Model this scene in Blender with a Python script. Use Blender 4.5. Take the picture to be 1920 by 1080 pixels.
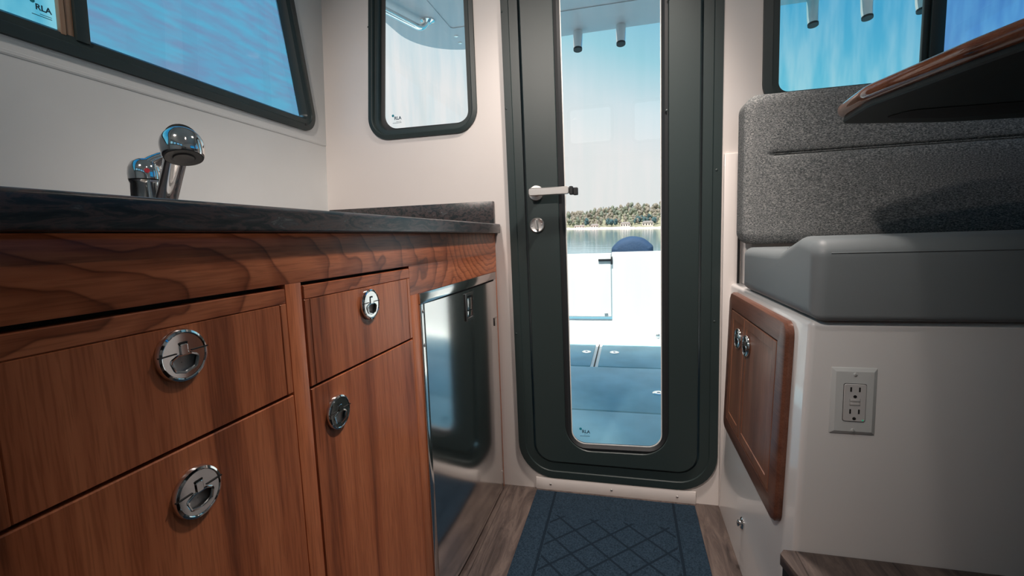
import bpy, bmesh, math, random
from mathutils import Vector, Matrix

for o in list(bpy.data.objects):
    bpy.data.objects.remove(o)
sc = bpy.context.scene
C = sc.collection
PI = math.pi

# ------------------------------------------------------------------ camera
cam_d = bpy.data.cameras.new('camera')
cam_d.sensor_width = 36.0
cam_d.lens = 36.0 * 860.0 / 1920.0
cam_d.clip_start = 0.02
cam_d.clip_end = 2000
cam = bpy.data.objects.new('camera', cam_d)
C.objects.link(cam)
RX = Vector((0.96993, 0.24095, -0.0343))
UP = Vector((-0.00673, -0.11431, -0.99342)) * -1
BK = RX.cross(UP)
cam.matrix_world = Matrix(((RX.x, UP.x, BK.x, 0.0), (RX.y, UP.y, BK.y, 0.0), (RX.z, UP.z, BK.z, 0.88), (0, 0, 0, 1)))
sc.camera = cam

# ------------------------------------------------------------------ view and world
vs = sc.view_settings
vs.view_transform = 'Standard'
vs.look = 'None'
vs.exposure = 0.0
vs.gamma = 1.0
vs.use_curve_mapping = False

w = bpy.data.worlds.new('sky')
sc.world = w
w.use_nodes = True
wt = w.node_tree
wt.nodes.clear()


def N(t, kind, **kw):
    n = t.nodes.new(kind)
    for k, v in kw.items():
        if k.startswith('i_'):
            key = k[2:]
            key = int(key) if key.isdigit() else key.replace('_', ' ')
            n.inputs[key].default_value = v
        else:
            setattr(n, k, v)
    return n


def ramp(t, stops, interp='LINEAR'):
    r = t.nodes.new('ShaderNodeValToRGB')
    r.color_ramp.interpolation = interp
    e = r.color_ramp.elements
    while len(e) < len(stops):
        e.new(0.5)
    for el, (p, c) in zip(e, stops):
        el.position = p
        el.color = (c[0], c[1], c[2], 1)
    return r


wo = N(wt, 'ShaderNodeOutputWorld')
wb = N(wt, 'ShaderNodeBackground')
wc = N(wt, 'ShaderNodeTexCoord')
wd = N(wt, 'ShaderNodeVectorMath', operation='DOT_PRODUCT')
wd.inputs[1].default_value = (0.40, 0.0, 1.0)
wr = ramp(wt, [(0.0, (0.86, 0.84, 0.81)), (0.16, (0.86, 0.86, 0.85)), (0.25, (0.70, 0.81, 0.85)),
               (0.34, (0.36, 0.67, 0.77)), (0.48, (0.17, 0.47, 0.68)), (0.8, (0.10, 0.32, 0.62))])
wt.links.new(wc.outputs['Generated'], wd.inputs[0])
wt.links.new(wd.outputs['Value'], wr.inputs['Fac'])
wt.links.new(wr.outputs['Color'], wb.inputs['Color'])
wt.links.new(wb.outputs[0], wo.inputs[0])
wb.inputs['Strength'].default_value = 1.0

# the sun stands high ahead of the boat, over the bow
sun_d = bpy.data.lights.new('sun', 'SUN')
sun_d.energy = 8.5
sun_d.color = (1.0, 0.96, 0.90)
sun_d.angle = 0.01
sun = bpy.data.objects.new('sun', sun_d)
C.objects.link(sun)
sun.rotation_euler = Vector((0.10, 0.41, -0.91)).to_track_quat('-Z', 'Y').to_euler()

LAMP_AFT = 104.0        # watts of the unseen ceiling lamps
LAMP_MID = 2.0
LAMP_FWD = 118.0


# ------------------------------------------------------------------ materials
def mat(name):
    m = bpy.data.materials.new(name)
    m.use_nodes = True
    return m, m.node_tree, m.node_tree.nodes['Principled BSDF']


def simple(name, col, rough=0.5, metal=0.0, coat=0.0, spec=0.5, bump=None, var=None):
    m, t, p = mat(name)
    p.inputs['Base Color'].default_value = (*col, 1)
    p.inputs['Roughness'].default_value = rough
    p.inputs['Metallic'].default_value = metal
    p.inputs['Coat Weight'].default_value = coat
    p.inputs['Coat Roughness'].default_value = 0.06
    p.inputs['Specular IOR Level'].default_value = spec
    tc = N(t, 'ShaderNodeTexCoord')
    if bump:
        ns = N(t, 'ShaderNodeTexNoise', i_Scale=bump[0], i_Detail=3.0)
        t.links.new(tc.outputs['Object'], ns.inputs['Vector'])
        b = N(t, 'ShaderNodeBump', i_Strength=bump[1], i_Distance=bump[2])
        t.links.new(ns.outputs['Fac'], b.inputs['Height'])
        t.links.new(b.outputs['Normal'], p.inputs['Normal'])
    if var:
        nv = N(t, 'ShaderNodeTexNoise', i_Scale=var[0], i_Detail=4.0)
        t.links.new(tc.outputs['Object'], nv.inputs['Vector'])
        a = tuple(max(0, c * (1 - var[1])) for c in col)
        bb = tuple(min(1, c * (1 + var[1])) for c in col)
        r = ramp(t, [(0.35, a), (0.65, bb)])
        t.links.new(nv.outputs['Fac'], r.inputs['Fac'])
        t.links.new(r.outputs['Color'], p.inputs['Base Color'])
    return m


def math_node(t, op, a, b=None, c=None):
    n = N(t, 'ShaderNodeMath', operation=op)
    for i, v in enumerate((a, b, c)):
        if v is None:
            continue
        if isinstance(v, (int, float)):
            n.inputs[i].default_value = v
        else:
            t.links.new(v, n.inputs[i])
    return n.outputs[0]


def wood(name, grain, light, mid, dark, rings=None, gloss=0.32, scale=1.0, across='y'):
    """grain: axis the grain runs along ('x','y','z'); rings: centre of a cathedral figure"""
    m, t, p = mat(name)
    tc = N(t, 'ShaderNodeTexCoord')
    mp = N(t, 'ShaderNodeMapping')
    s = {'x': (0.045, 1, 1), 'y': (1, 0.045, 1), 'z': (1, 1, 0.045)}[grain]
    mp.inputs['Scale'].default_value = s
    t.links.new(tc.outputs['Object'], mp.inputs['Vector'])
    # broad streaks
    n1 = N(t, 'ShaderNodeTexNoise', i_Scale=26 * scale, i_Detail=5.0, i_Roughness=0.62, i_Distortion=0.4)
    t.links.new(mp.outputs[0], n1.inputs['Vector'])
    r1 = ramp(t, [(0.30, dark), (0.43, mid), (0.60, light), (0.75, mid)])
    t.links.new(n1.outputs['Fac'], r1.inputs['Fac'])
    col = r1.outputs['Color']
    # pores
    n2 = N(t, 'ShaderNodeTexNoise', i_Scale=420 * scale, i_Detail=2.0)
    t.links.new(mp.outputs[0], n2.inputs['Vector'])
    r2 = ramp(t, [(0.38, (0.62, 0.58, 0.55)), (0.52, (1, 1, 1))])
    t.links.new(n2.outputs['Fac'], r2.inputs['Fac'])
    mx = N(t, 'ShaderNodeMix', data_type='RGBA', blend_type='MULTIPLY')
    mx.inputs[0].default_value = 0.55
    t.links.new(col, mx.inputs[6])
    t.links.new(r2.outputs['Color'], mx.inputs[7])
    col = mx.outputs[2]
    if rings:
        dist = None
        for rc_ in rings:
            mp2 = N(t, 'ShaderNodeMapping')
            k_ = rc_[3]
            sc2 = {'x': (k_, 1, 1), 'y': (1, k_, 1), 'z': (1, 1, k_)}[grain]
            mp2.inputs['Scale'].default_value = sc2
            mp2.inputs['Location'].default_value = tuple(-a * b for a, b in zip(rc_, sc2))
            t.links.new(tc.outputs['Object'], mp2.inputs['Vector'])
            ln = N(t, 'ShaderNodeVectorMath', operation='LENGTH')
            t.links.new(mp2.outputs[0], ln.inputs[0])
            dist = ln.outputs['Value'] if dist is None else math_node(t, 'MINIMUM', dist, ln.outputs['Value'])
        nd = N(t, 'ShaderNodeTexNoise', i_Scale=11.0, i_Detail=2.0)
        t.links.new(tc.outputs['Object'], nd.inputs['Vector'])
        ad = N(t, 'ShaderNodeMath', operation='MULTIPLY_ADD')
        ad.inputs[1].default_value = 0.034
        t.links.new(nd.outputs['Fac'], ad.inputs[0])
        t.links.new(dist, ad.inputs[2])
        ml = N(t, 'ShaderNodeMath', operation='MULTIPLY')
        ml.inputs[1].default_value = 58.0
        t.links.new(ad.outputs[0], ml.inputs[0])
        fr = N(t, 'ShaderNodeMath', operation='FRACT')
        t.links.new(ml.outputs[0], fr.inputs[0])
        r3 = ramp(t, [(0.0, (1, 1, 1)), (0.45, (0.96, 0.94, 0.93)), (0.80, (0.60, 0.52, 0.47)), (0.88, (0.34, 0.27, 0.24)), (0.94, (0.92, 0.9, 0.88)), (1.0, (1, 1, 1))])
        t.links.new(fr.outputs[0], r3.inputs['Fac'])
        mx2 = N(t, 'ShaderNodeMix', data_type='RGBA', blend_type='MULTIPLY')
        mx2.inputs[0].default_value = 0.9
        t.links.new(col, mx2.inputs[6])
        t.links.new(r3.outputs['Color'], mx2.inputs[7])
        col = mx2.outputs[2]
    t.links.new(col, p.inputs['Base Color'])
    p.inputs['Roughness'].default_value = gloss
    p.inputs['Specular IOR Level'].default_value = 0.4
    return m


TL, TM, TD = (0.54, 0.178, 0.076), (0.41, 0.122, 0.050), (0.175, 0.050, 0.022)
M = {}
M['gelcoat'] = simple('white_gelcoat', (0.78, 0.725, 0.69), 0.42, coat=0.25, var=(3.0, 0.015))
M['gelcoat_gloss'] = simple('glossy_gelcoat', (0.76, 0.745, 0.73), 0.30, coat=0.8)
M['liner'] = simple('cabin_liner', (0.74, 0.755, 0.745), 0.55, bump=(60, 0.05, 0.002), var=(5, 0.02))
M['black'] = simple('black_powder_coat', (0.024, 0.038, 0.038), 0.42, bump=(900, 0.12, 0.0004))
M['rubber'] = simple('black_rubber', (0.012, 0.014, 0.016), 0.55)
M['track_reflection'] = simple('track_brown_reflection', (0.42, 0.25, 0.16), 0.4, metal=0.4)  # metal window track, its brown reflections painted into the colour
M['chrome'] = simple('polished_chrome', (0.78, 0.77, 0.76), 0.07, metal=1.0)
M['steel'] = simple('brushed_steel', (0.82, 0.79, 0.76), 0.36, metal=1.0, bump=(1500, 0.05, 0.0002))
M['fridge'] = simple('mirror_steel', (0.76, 0.745, 0.73), 0.12, metal=1.0)
M['steel_plate'] = simple('satin_steel', (0.62, 0.60, 0.58), 0.20, metal=1.0)
M['steel_shade'] = simple('shaded_steel', (0.36, 0.37, 0.37), 0.34, metal=1.0)  # darker steel colour paints the shade inside the pull recess
M['dark'] = simple('dark_recess', (0.010, 0.010, 0.010), 0.7)
M['wood_v'] = wood('teak_vertical_grain', 'z', TL, TM, TD)
M['wood_rail'] = wood('teak_horizontal_grain', 'y', TL, TM, TD, rings=[(0.315, -0.66, 0.845, 0.22), (0.315, 0.66, 0.905, 0.55)])
M['wood_locker'] = wood('locker_teak', 'z', (0.30, 0.13, 0.075), (0.22, 0.09, 0.052), (0.12, 0.048, 0.03), gloss=0.3)
M['wood_frame'] = wood('locker_frame_teak', 'y', (0.19, 0.080, 0.050), (0.14, 0.056, 0.035), (0.08, 0.031, 0.020), gloss=0.34)
M['wood_gloss'] = wood('varnished_mahogany', 'y', (0.27, 0.085, 0.035), (0.18, 0.05, 0.02), (0.05, 0.016, 0.008), gloss=0.10, scale=1.6)
M['wood_gloss'].node_tree.nodes['Principled BSDF'].inputs['Coat Weight'].default_value = 1.0
M['laminate'] = simple('black_laminate', (0.016, 0.021, 0.020), 0.55)
M['white_metal'] = simple('white_paint', (0.85, 0.85, 0.83), 0.4)
M['vinyl'] = simple('grey_vinyl', (0.215, 0.24, 0.25), 0.48, bump=(700, 0.15, 0.0006))
M['plastic_w'] = simple('white_plastic', (0.66, 0.68, 0.67), 0.35)
M['plastic_d'] = simple('outlet_plastic', (0.60, 0.59, 0.58), 0.4)
M['blue_canvas'] = simple('blue_canvas', (0.022, 0.055, 0.115), 0.8, bump=(60, 0.3, 0.01), var=(9, 0.12))
M['nonskid'] = simple('blue_grey_nonskid', (0.27, 0.49, 0.57), 0.7, bump=(400, 0.3, 0.001), var=(4, 0.12))
M['deck_white'] = simple('white_deck', (0.84, 0.83, 0.80), 0.45)
M['hardtop'] = simple('hardtop_liner', (0.55, 0.57, 0.60), 0.5, coat=0.2)
M['red'] = simple('red_dot', (0.25, 0.01, 0.02), 0.4)
M['logo_blue'] = simple('logo_blue', (0.01, 0.25, 0.34), 0.5)
M['logo_grey'] = simple('logo_dark', (0.02, 0.07, 0.11), 0.5)
M['stone'] = simple('pale_rock', (0.62, 0.48, 0.40), 0.9, var=(0.2, 0.25))
M['house_wall'] = simple('pale_house_wall', (0.72, 0.60, 0.54), 0.9)
M['house_roof'] = simple('grey_house_roof', (0.38, 0.33, 0.31), 0.9)
M['bark'] = simple('bark', (0.10, 0.07, 0.05), 0.9)

m, t, p = mat('led_green')
p.inputs['Base Color'].default_value = (0.02, 0.35, 0.18, 1)
p.inputs['Emission Color'].default_value = (0.02, 0.6, 0.3, 1)
p.inputs['Emission Strength'].default_value = 0.35
M['led'] = m
m, t, p = mat('lamp_lens')
p.inputs['Base Color'].default_value = (0.9, 0.85, 0.8, 1)
p.inputs['Emission Color'].default_value = (1.0, 0.86, 0.74, 1)
p.inputs['Emission Strength'].default_value = 6.0
M['lens'] = m

# worktop: dark slate laminate with brown and grey drifts along its length
m, t, p = mat('dark_slate_laminate')
tc = N(t, 'ShaderNodeTexCoord')
mp = N(t, 'ShaderNodeMapping')
mp.inputs['Scale'].default_value = (1.0, 0.28, 1.6)
t.links.new(tc.outputs['Object'], mp.inputs['Vector'])
n1 = N(t, 'ShaderNodeTexNoise', i_Scale=52.0, i_Detail=8.0, i_Roughness=0.72, i_Distortion=1.4)
t.links.new(mp.outputs[0], n1.inputs['Vector'])
r1 = ramp(t, [(0.30, (0.008, 0.013, 0.015)), (0.46, (0.022, 0.030, 0.033)), (0.54, (0.085, 0.060, 0.058)), (0.60, (0.035, 0.045, 0.05)), (0.72, (0.20, 0.19, 0.19))])
t.links.new(n1.outputs['Fac'], r1.inputs['Fac'])
t.links.new(r1.outputs['Color'], p.inputs['Base Color'])
p.inputs['Roughness'].default_value = 0.28
M['slate'] = m

# floor: grey brown planks running fore and aft
m, t, p = mat('vinyl_plank_floor')
tc = N(t, 'ShaderNodeTexCoord')
mp = N(t, 'ShaderNodeMapping')
mp.inputs['Scale'].default_value = (1.0, 0.16, 1.0)
t.links.new(tc.outputs['Object'], mp.inputs['Vector'])
n1 = N(t, 'ShaderNodeTexNoise', i_Scale=38.0, i_Detail=8.0, i_Roughness=0.7, i_Distortion=0.9)
t.links.new(mp.outputs[0], n1.inputs['Vector'])
r1 = ramp(t, [(0.30, (0.030, 0.022, 0.020)), (0.46, (0.085, 0.062, 0.054)), (0.62, (0.15, 0.112, 0.095)), (0.8, (0.10, 0.078, 0.068))])
t.links.new(n1.outputs['Fac'], r1.inputs['Fac'])
sx = N(t, 'ShaderNodeSeparateXYZ')
t.links.new(tc.outputs['Object'], sx.inputs[0])
mm = N(t, 'ShaderNodeMath', operation='MULTIPLY_ADD')
mm.inputs[1].default_value = 1 / 0.152
mm.inputs[2].default_value = 10.86
t.links.new(sx.outputs['X'], mm.inputs[0])
fr = N(t, 'ShaderNodeMath', operation='FRACT')
t.links.new(mm.outputs[0], fr.inputs[0])
r2 = ramp(t, [(0.0, (0.25, 0.22, 0.2)), (0.012, (1, 1, 1)), (0.988, (1, 1, 1)), (1.0, (0.25, 0.22, 0.2))])
t.links.new(fr.outputs[0], r2.inputs['Fac'])
mx = N(t, 'ShaderNodeMix', data_type='RGBA', blend_type='MULTIPLY')
mx.inputs[0].default_value = 1.0
t.links.new(r1.outputs['Color'], mx.inputs[6])
t.links.new(r2.outputs['Color'], mx.inputs[7])
t.links.new(mx.outputs[2], p.inputs['Base Color'])
p.inputs['Roughness'].default_value = 0.45
M['floor'] = m


# mat: navy ribbed carpet with pressed diamonds inside a plain border
m, t, p = mat('navy_carpet')
tc = N(t, 'ShaderNodeTexCoord')
sx = N(t, 'ShaderNodeSeparateXYZ')
t.links.new(tc.outputs['Object'], sx.inputs[0])
X_, Y_ = sx.outputs['X'], sx.outputs['Y']
u_ = math_node(t, 'ADD', math_node(t, 'MULTIPLY', X_, 9.6), math_node(t, 'MULTIPLY', Y_, 9.6))
v_ = math_node(t, 'SUBTRACT', math_node(t, 'MULTIPLY', X_, 9.6), math_node(t, 'MULTIPLY', Y_, 9.6))


def line(t, val, wdt):
    f = math_node(t, 'FRACT', val)
    d = math_node(t, 'ABSOLUTE', math_node(t, 'SUBTRACT', f, 0.5))
    return math_node(t, 'LESS_THAN', d, wdt)


g = math_node(t, 'MAXIMUM', line(t, u_, 0.045), line(t, v_, 0.045))
inx = math_node(t, 'LESS_THAN', math_node(t, 'ABSOLUTE', X_), 0.185)
iny = math_node(t, 'LESS_THAN', math_node(t, 'ABSOLUTE', Y_), 0.43)
inside = math_node(t, 'MULTIPLY', inx, iny)
g = math_node(t, 'MULTIPLY', g, inside)
bl = math_node(t, 'LESS_THAN', math_node(t, 'ABSOLUTE', math_node(t, 'SUBTRACT', math_node(t, 'ABSOLUTE', X_), 0.192)), 0.004)
g = math_node(t, 'MAXIMUM', g, bl)
nz = N(t, 'ShaderNodeTexNoise', i_Scale=260.0, i_Detail=3.0)
t.links.new(tc.outputs['Object'], nz.inputs['Vector'])
rc = ramp(t, [(0.30, (0.009, 0.018, 0.028)), (0.72, (0.028, 0.050, 0.076))])
t.links.new(nz.outputs['Fac'], rc.inputs['Fac'])
mx = N(t, 'ShaderNodeMix', data_type='RGBA')
t.links.new(g, mx.inputs[0])
t.links.new(rc.outputs['Color'], mx.inputs[6])
mx.inputs[7].default_value = (0.009, 0.017, 0.027, 1)
t.links.new(mx.outputs[2], p.inputs['Base Color'])
hh = math_node(t, 'SUBTRACT', math_node(t, 'MULTIPLY', nz.outputs['Fac'], 0.5), g)
b = N(t, 'ShaderNodeBump', i_Strength=0.6, i_Distance=0.003)
t.links.new(hh, b.inputs['Height'])
t.links.new(b.outputs['Normal'], p.inputs['Normal'])
p.inputs['Roughness'].default_value = 0.95
p.inputs['Specular IOR Level'].default_value = 0.1
M['mat'] = m

# seat back fabric: heather grey weave
m, t, p = mat('heather_grey_fabric')
tc = N(t, 'ShaderNodeTexCoord')
mp = N(t, 'ShaderNodeMapping')
mp.inputs['Scale'].default_value = (1.0, 1.0, 2.2)
t.links.new(tc.outputs['Object'], mp.inputs['Vector'])
nz = N(t, 'ShaderNodeTexNoise', i_Scale=230.0, i_Detail=4.0, i_Roughness=0.75)
t.links.new(mp.outputs[0], nz.inputs['Vector'])
rc = ramp(t, [(0.36, (0.050, 0.060, 0.062)), (0.50, (0.21, 0.22, 0.22)), (0.60, (0.38, 0.38, 0.37)), (0.70, (0.75, 0.72, 0.68))])
t.links.new(nz.outputs['Fac'], rc.inputs['Fac'])
t.links.new(rc.outputs['Color'], p.inputs['Base Color'])
b = N(t, 'ShaderNodeBump', i_Strength=0.7, i_Distance=0.002)
t.links.new(nz.outputs['Fac'], b.inputs['Height'])
t.links.new(b.outputs['Normal'], p.inputs['Normal'])
p.inputs['Roughness'].default_value = 0.95
p.inputs['Specular IOR Level'].default_value = 0.15
M['fabric'] = m


def glass(name, tint_a, tint_b, scale_vec, strength=1.0, rot=(0, 0, 0)):
    """thin tempered pane: tinted, with the faint bands of its tempering, and a mirror reflection"""
    m = bpy.data.materials.new(name)
    m.use_nodes = True
    t = m.node_tree
    t.nodes.clear()
    out = N(t, 'ShaderNodeOutputMaterial')
    tr = N(t, 'ShaderNodeBsdfTransparent')
    gl = N(t, 'ShaderNodeBsdfGlossy', i_Roughness=0.0)
    gl.inputs['Color'].default_value = (1, 1, 1, 1)
    lw = N(t, 'ShaderNodeLayerWeight', i_Blend=0.5)
    pw = math_node(t, 'POWER', lw.outputs['Facing'], 4.5)
    fr = math_node(t, 'MULTIPLY_ADD', pw, 0.6, 0.028)
    mx = N(t, 'ShaderNodeMixShader')
    tc = N(t, 'ShaderNodeTexCoord')
    mp = N(t, 'ShaderNodeMapping')
    mp.inputs['Scale'].default_value = scale_vec
    mp.inputs['Rotation'].default_value = rot
    t.links.new(tc.outputs['Object'], mp.inputs['Vector'])
    nz = N(t, 'ShaderNodeTexNoise', i_Scale=1.0, i_Detail=3.0, i_Roughness=0.55)
    t.links.new(mp.outputs[0], nz.inputs['Vector'])
    r = ramp(t, [(0.36, tint_a), (0.64, tint_b)])
    t.links.new(nz.outputs['Fac'], r.inputs['Fac'])
    t.links.new(r.outputs['Color'], tr.inputs['Color'])
    t.links.new(fr, mx.inputs['Fac'])
    t.links.new(tr.outputs[0], mx.inputs[1])
    t.links.new(gl.outputs[0], mx.inputs[2])
    t.links.new(mx.outputs[0], out.inputs['Surface'])
    return m


# tints are per face; a pane has two faces
M['glass_door'] = glass('door_glass', (0.955, 0.985, 0.99), (0.985, 0.995, 1.0), (18, 3, 2.2))
M['glass_aft'] = glass('aft_window_glass', (0.90, 0.955, 0.975), (0.985, 0.995, 1.0), (26, 3, 3))
M['glass_right'] = glass('right_window_glass', (0.60, 0.90, 0.96), (0.95, 1.0, 1.0), (26, 3, 4))
M['glass_right2'] = glass('right_side_glass', (0.62, 0.70, 0.90), (0.78, 0.86, 0.98), (30, 3, 5))
M['glass_left'] = glass('left_window_glass', (0.43, 0.60, 0.78), (0.36, 0.70, 0.87), (3, 7, 42), rot=(0.35, 0, 0))
M['glass_left2'] = glass('left_sliding_glass', (0.30, 0.70, 0.86), (0.50, 0.84, 0.95), (3, 22, 5))
M['glass_clear'] = glass('windscreen_glass', (0.97, 0.985, 0.99), (0.99, 1.0, 1.0), (3, 3, 3))

# water
m, t, p = mat('sea_water')
p.inputs['Base Color'].default_value = (0.05, 0.24, 0.31, 1)
p.inputs['Roughness'].default_value = 0.06
p.inputs['IOR'].default_value = 1.33
tc = N(t, 'ShaderNodeTexCoord')
mp = N(t, 'ShaderNodeMapping')
mp.inputs['Scale'].default_value = (0.25, 0.8, 1)
t.links.new(tc.outputs['Object'], mp.inputs['Vector'])
nz = N(t, 'ShaderNodeTexNoise', i_Scale=1.1, i_Detail=4.0, i_Roughness=0.55)
t.links.new(mp.outputs[0], nz.inputs['Vector'])
b = N(t, 'ShaderNodeBump', i_Strength=0.30, i_Distance=0.035)
t.links.new(nz.outputs['Fac'], b.inputs['Height'])
t.links.new(b.outputs['Normal'], p.inputs['Normal'])
M['water'] = m


def foliage(name, a, b_, sc_=0.6):
    m, t, p = mat(name)
    tc = N(t, 'ShaderNodeTexCoord')
    oi = N(t, 'ShaderNodeObjectInfo')
    nz = N(t, 'ShaderNodeTexNoise', i_Scale=sc_, i_Detail=4.0, i_Roughness=0.7)
    t.links.new(tc.outputs['Object'], nz.inputs['Vector'])
    ad = math_node(t, 'MULTIPLY_ADD', oi.outputs['Random'], 0.35, nz.outputs['Fac'])
    r = ramp(t, [(0.42, a), (0.85, b_)])
    t.links.new(ad, r.inputs['Fac'])
    t.links.new(r.outputs['Color'], p.inputs['Base Color'])
    p.inputs['Roughness'].default_value = 0.95
    p.inputs['Specular IOR Level'].default_value = 0.1
    return m


M['leaf_brown'] = foliage('bare_brown_crown', (0.20, 0.175, 0.145), (0.28, 0.235, 0.18))  # crown colours lightened and greyed to paint in distance haze
M['leaf_green'] = foliage('green_crown', (0.145, 0.16, 0.13), (0.21, 0.215, 0.15))
M['leaf_dark'] = foliage('dark_evergreen', (0.05, 0.095, 0.10), (0.09, 0.14, 0.14))
M['hill'] = foliage('wooded_ground', (0.14, 0.14, 0.10), (0.28, 0.26, 0.17), 0.05)
M['beach'] = simple('pink_beach', (0.78, 0.62, 0.52), 0.95, var=(0.15, 0.15))


# ------------------------------------------------------------------ geometry helpers
class Frame:
    """maps (u, v, h) to space: u and v in the surface, h along its normal"""

    def __init__(s, o, u, v, n):
        s.o, s.u, s.v, s.n = Vector(o), Vector(u).normalized(), Vector(v).normalized(), Vector(n).normalized()

    def __call__(s, u, v, h=0.0):
        return s.o + s.u * u + s.v * v + s.n * h


def newbm():
    return bmesh.new()


def finish(bm, bev=0.0, seg=2, ang=30):
    bmesh.ops.remove_doubles(bm, verts=bm.verts, dist=1e-6)
    bmesh.ops.recalc_face_normals(bm, faces=bm.faces)
    if bev > 0:
        es = [e for e in bm.edges if len(e.link_faces) == 2 and e.calc_face_angle(0) > math.radians(ang)]
        bmesh.ops.bevel(bm, geom=es, offset=bev, segments=seg, profile=0.5, affect='EDGES', clamp_overlap=True)
    return bm


def root_loc(o):
    v = Vector((0, 0, 0))
    while o:
        v += o.location
        o = o.parent
    return v


def obj(name, bm, material, parent=None, smooth=True, label=None, ang=35):
    me = bpy.data.meshes.new(name)
    bmesh.ops.recalc_face_normals(bm, faces=bm.faces)
    if parent:
        off = root_loc(parent)
    else:
        xs = [v.co for v in bm.verts]
        off = Vector((sum(c.x for c in xs) / len(xs), sum(c.y for c in xs) / len(xs), min(c.z for c in xs)))
    bmesh.ops.translate(bm, verts=bm.verts, vec=-off)
    bm.to_mesh(me)
    bm.free()
    if smooth:
        me.shade_smooth()
        me.set_sharp_from_angle(angle=math.radians(ang))
    me.materials.append(M[material] if isinstance(material, str) else material)
    o = bpy.data.objects.new(name, me)
    C.objects.link(o)
    if parent:
        o.parent = parent
    else:
        o.location = off
    if label:
        o['label'] = label
    return o


def thing(name, label, cat, loc, group=None):
    o = bpy.data.objects.new(name, None)
    o.empty_display_size = 0.05
    C.objects.link(o)
    o.location = loc
    return tag(o, label, cat, group)


def tag(o, label, cat, group=None):
    o['label'] = label
    o['category'] = cat
    if group:
        o['group'] = group
    return o


def struct(o, label=None, cat=None):
    o['kind'] = 'structure'
    if label:
        o['label'] = label
        o['category'] = cat
    return o


def box(bm, a, b):
    x0, y0, z0 = a
    x1, y1, z1 = b
    vs_ = [bm.verts.new(p_) for p_ in ((x0, y0, z0), (x1, y0, z0), (x1, y1, z0), (x0, y1, z0), (x0, y0, z1), (x1, y0, z1), (x1, y1, z1), (x0, y1, z1))]
    for f in ((3, 2, 1, 0), (4, 5, 6, 7), (0, 1, 5, 4), (1, 2, 6, 5), (2, 3, 7, 6), (3, 0, 4, 7)):
        bm.faces.new([vs_[i] for i in f])
    return bm


def B(a, b, bev=0.0, seg=2):
    return finish(box(newbm(), a, b), bev, seg)


def fbox(bm, F, u0, u1, v0, v1, h0, h1):
    ps = [F(u, v, h) for h in (h0, h1) for u, v in ((u0, v0), (u1, v0), (u1, v1), (u0, v1))]
    vs_ = [bm.verts.new(p_) for p_ in ps]
    for f in ((3, 2, 1, 0), (4, 5, 6, 7), (0, 1, 5, 4), (1, 2, 6, 5), (2, 3, 7, 6), (3, 0, 4, 7)):
        bm.faces.new([vs_[i] for i in f])
    return bm


def rpoly(pts, r, off=0.0, n=7):
    """closed outline (counter-clockwise) moved inward by off, corners rounded"""
    P = [Vector(p_) for p_ in pts]
    k = len(P)
    rs = r if isinstance(r, (list, tuple)) else [r] * k
    Q = []
    for i in range(k):
        a, b_, c_ = P[i - 1], P[i], P[(i + 1) % k]
        d1 = (b_ - a).normalized()
        d2 = (c_ - b_).normalized()
        n1 = Vector((-d1.y, d1.x))
        n2 = Vector((-d2.y, d2.x))
        den = 1 + n1.dot(n2)
        Q.append(b_ + (n1 + n2) * (off / den))
    out = []
    for i in range(k):
        a, b_, c_ = Q[i - 1], Q[i], Q[(i + 1) % k]
        d1 = (a - b_).normalized()
        d2 = (c_ - b_).normalized()
        cr = (b_ - a).cross(c_ - b_) if False else ((b_.x - a.x) * (c_.y - b_.y) - (b_.y - a.y) * (c_.x - b_.x))
        rr = max(rs[i] - off, 0.0003) if cr > 0 else max(rs[i] + off, 0.0003)
        ang = d1.angle(d2)
        tl = rr / math.tan(ang / 2)
        tl = min(tl, (a - b_).length * 0.49, (c_ - b_).length * 0.49)
        rr = tl * math.tan(ang / 2)
        s_, e_ = b_ + d1 * tl, b_ + d2 * tl
        cen = b_ + (d1 + d2).normalized() * (rr / math.sin(ang / 2))
        v0, v1 = s_ - cen, e_ - cen
        tot = v0.angle(v1)
        sg = 1 if (v0.x * v1.y - v0.y * v1.x) > 0 else -1
        for j in range(n):
            th = sg * tot * j / (n - 1)
            out.append(cen + Vector((v0.x * math.cos(th) - v0.y * math.sin(th), v0.x * math.sin(th) + v0.y * math.cos(th))))
    return out


def rect(u0, u1, v0, v1):
    return [(u0, v0), (u1, v0), (u1, v1), (u0, v1)]


def layered(bm, F, pts, r, prof, cap0=False, cap1=False, close=False, n=7):
    """sweep a profile of (inset, height) round an outline"""
    loops = []
    for off, h in prof:
        loops.append([bm.verts.new(F(q.x, q.y, h)) for q in rpoly(pts, r, off, n)])
    k = len(loops[0])
    rng = list(range(len(loops) - 1)) + ([len(loops) - 1] if close else [])
    for i in rng:
        a, b_ = loops[i], loops[(i + 1) % len(loops)]
        for j in range(k):
            bm.faces.new((a[j], a[(j + 1) % k], b_[(j + 1) % k], b_[j]))
    if cap0:
        bm.faces.new(list(reversed(loops[0])))
    if cap1:
        bm.faces.new(loops[-1])
    return bm


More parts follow.
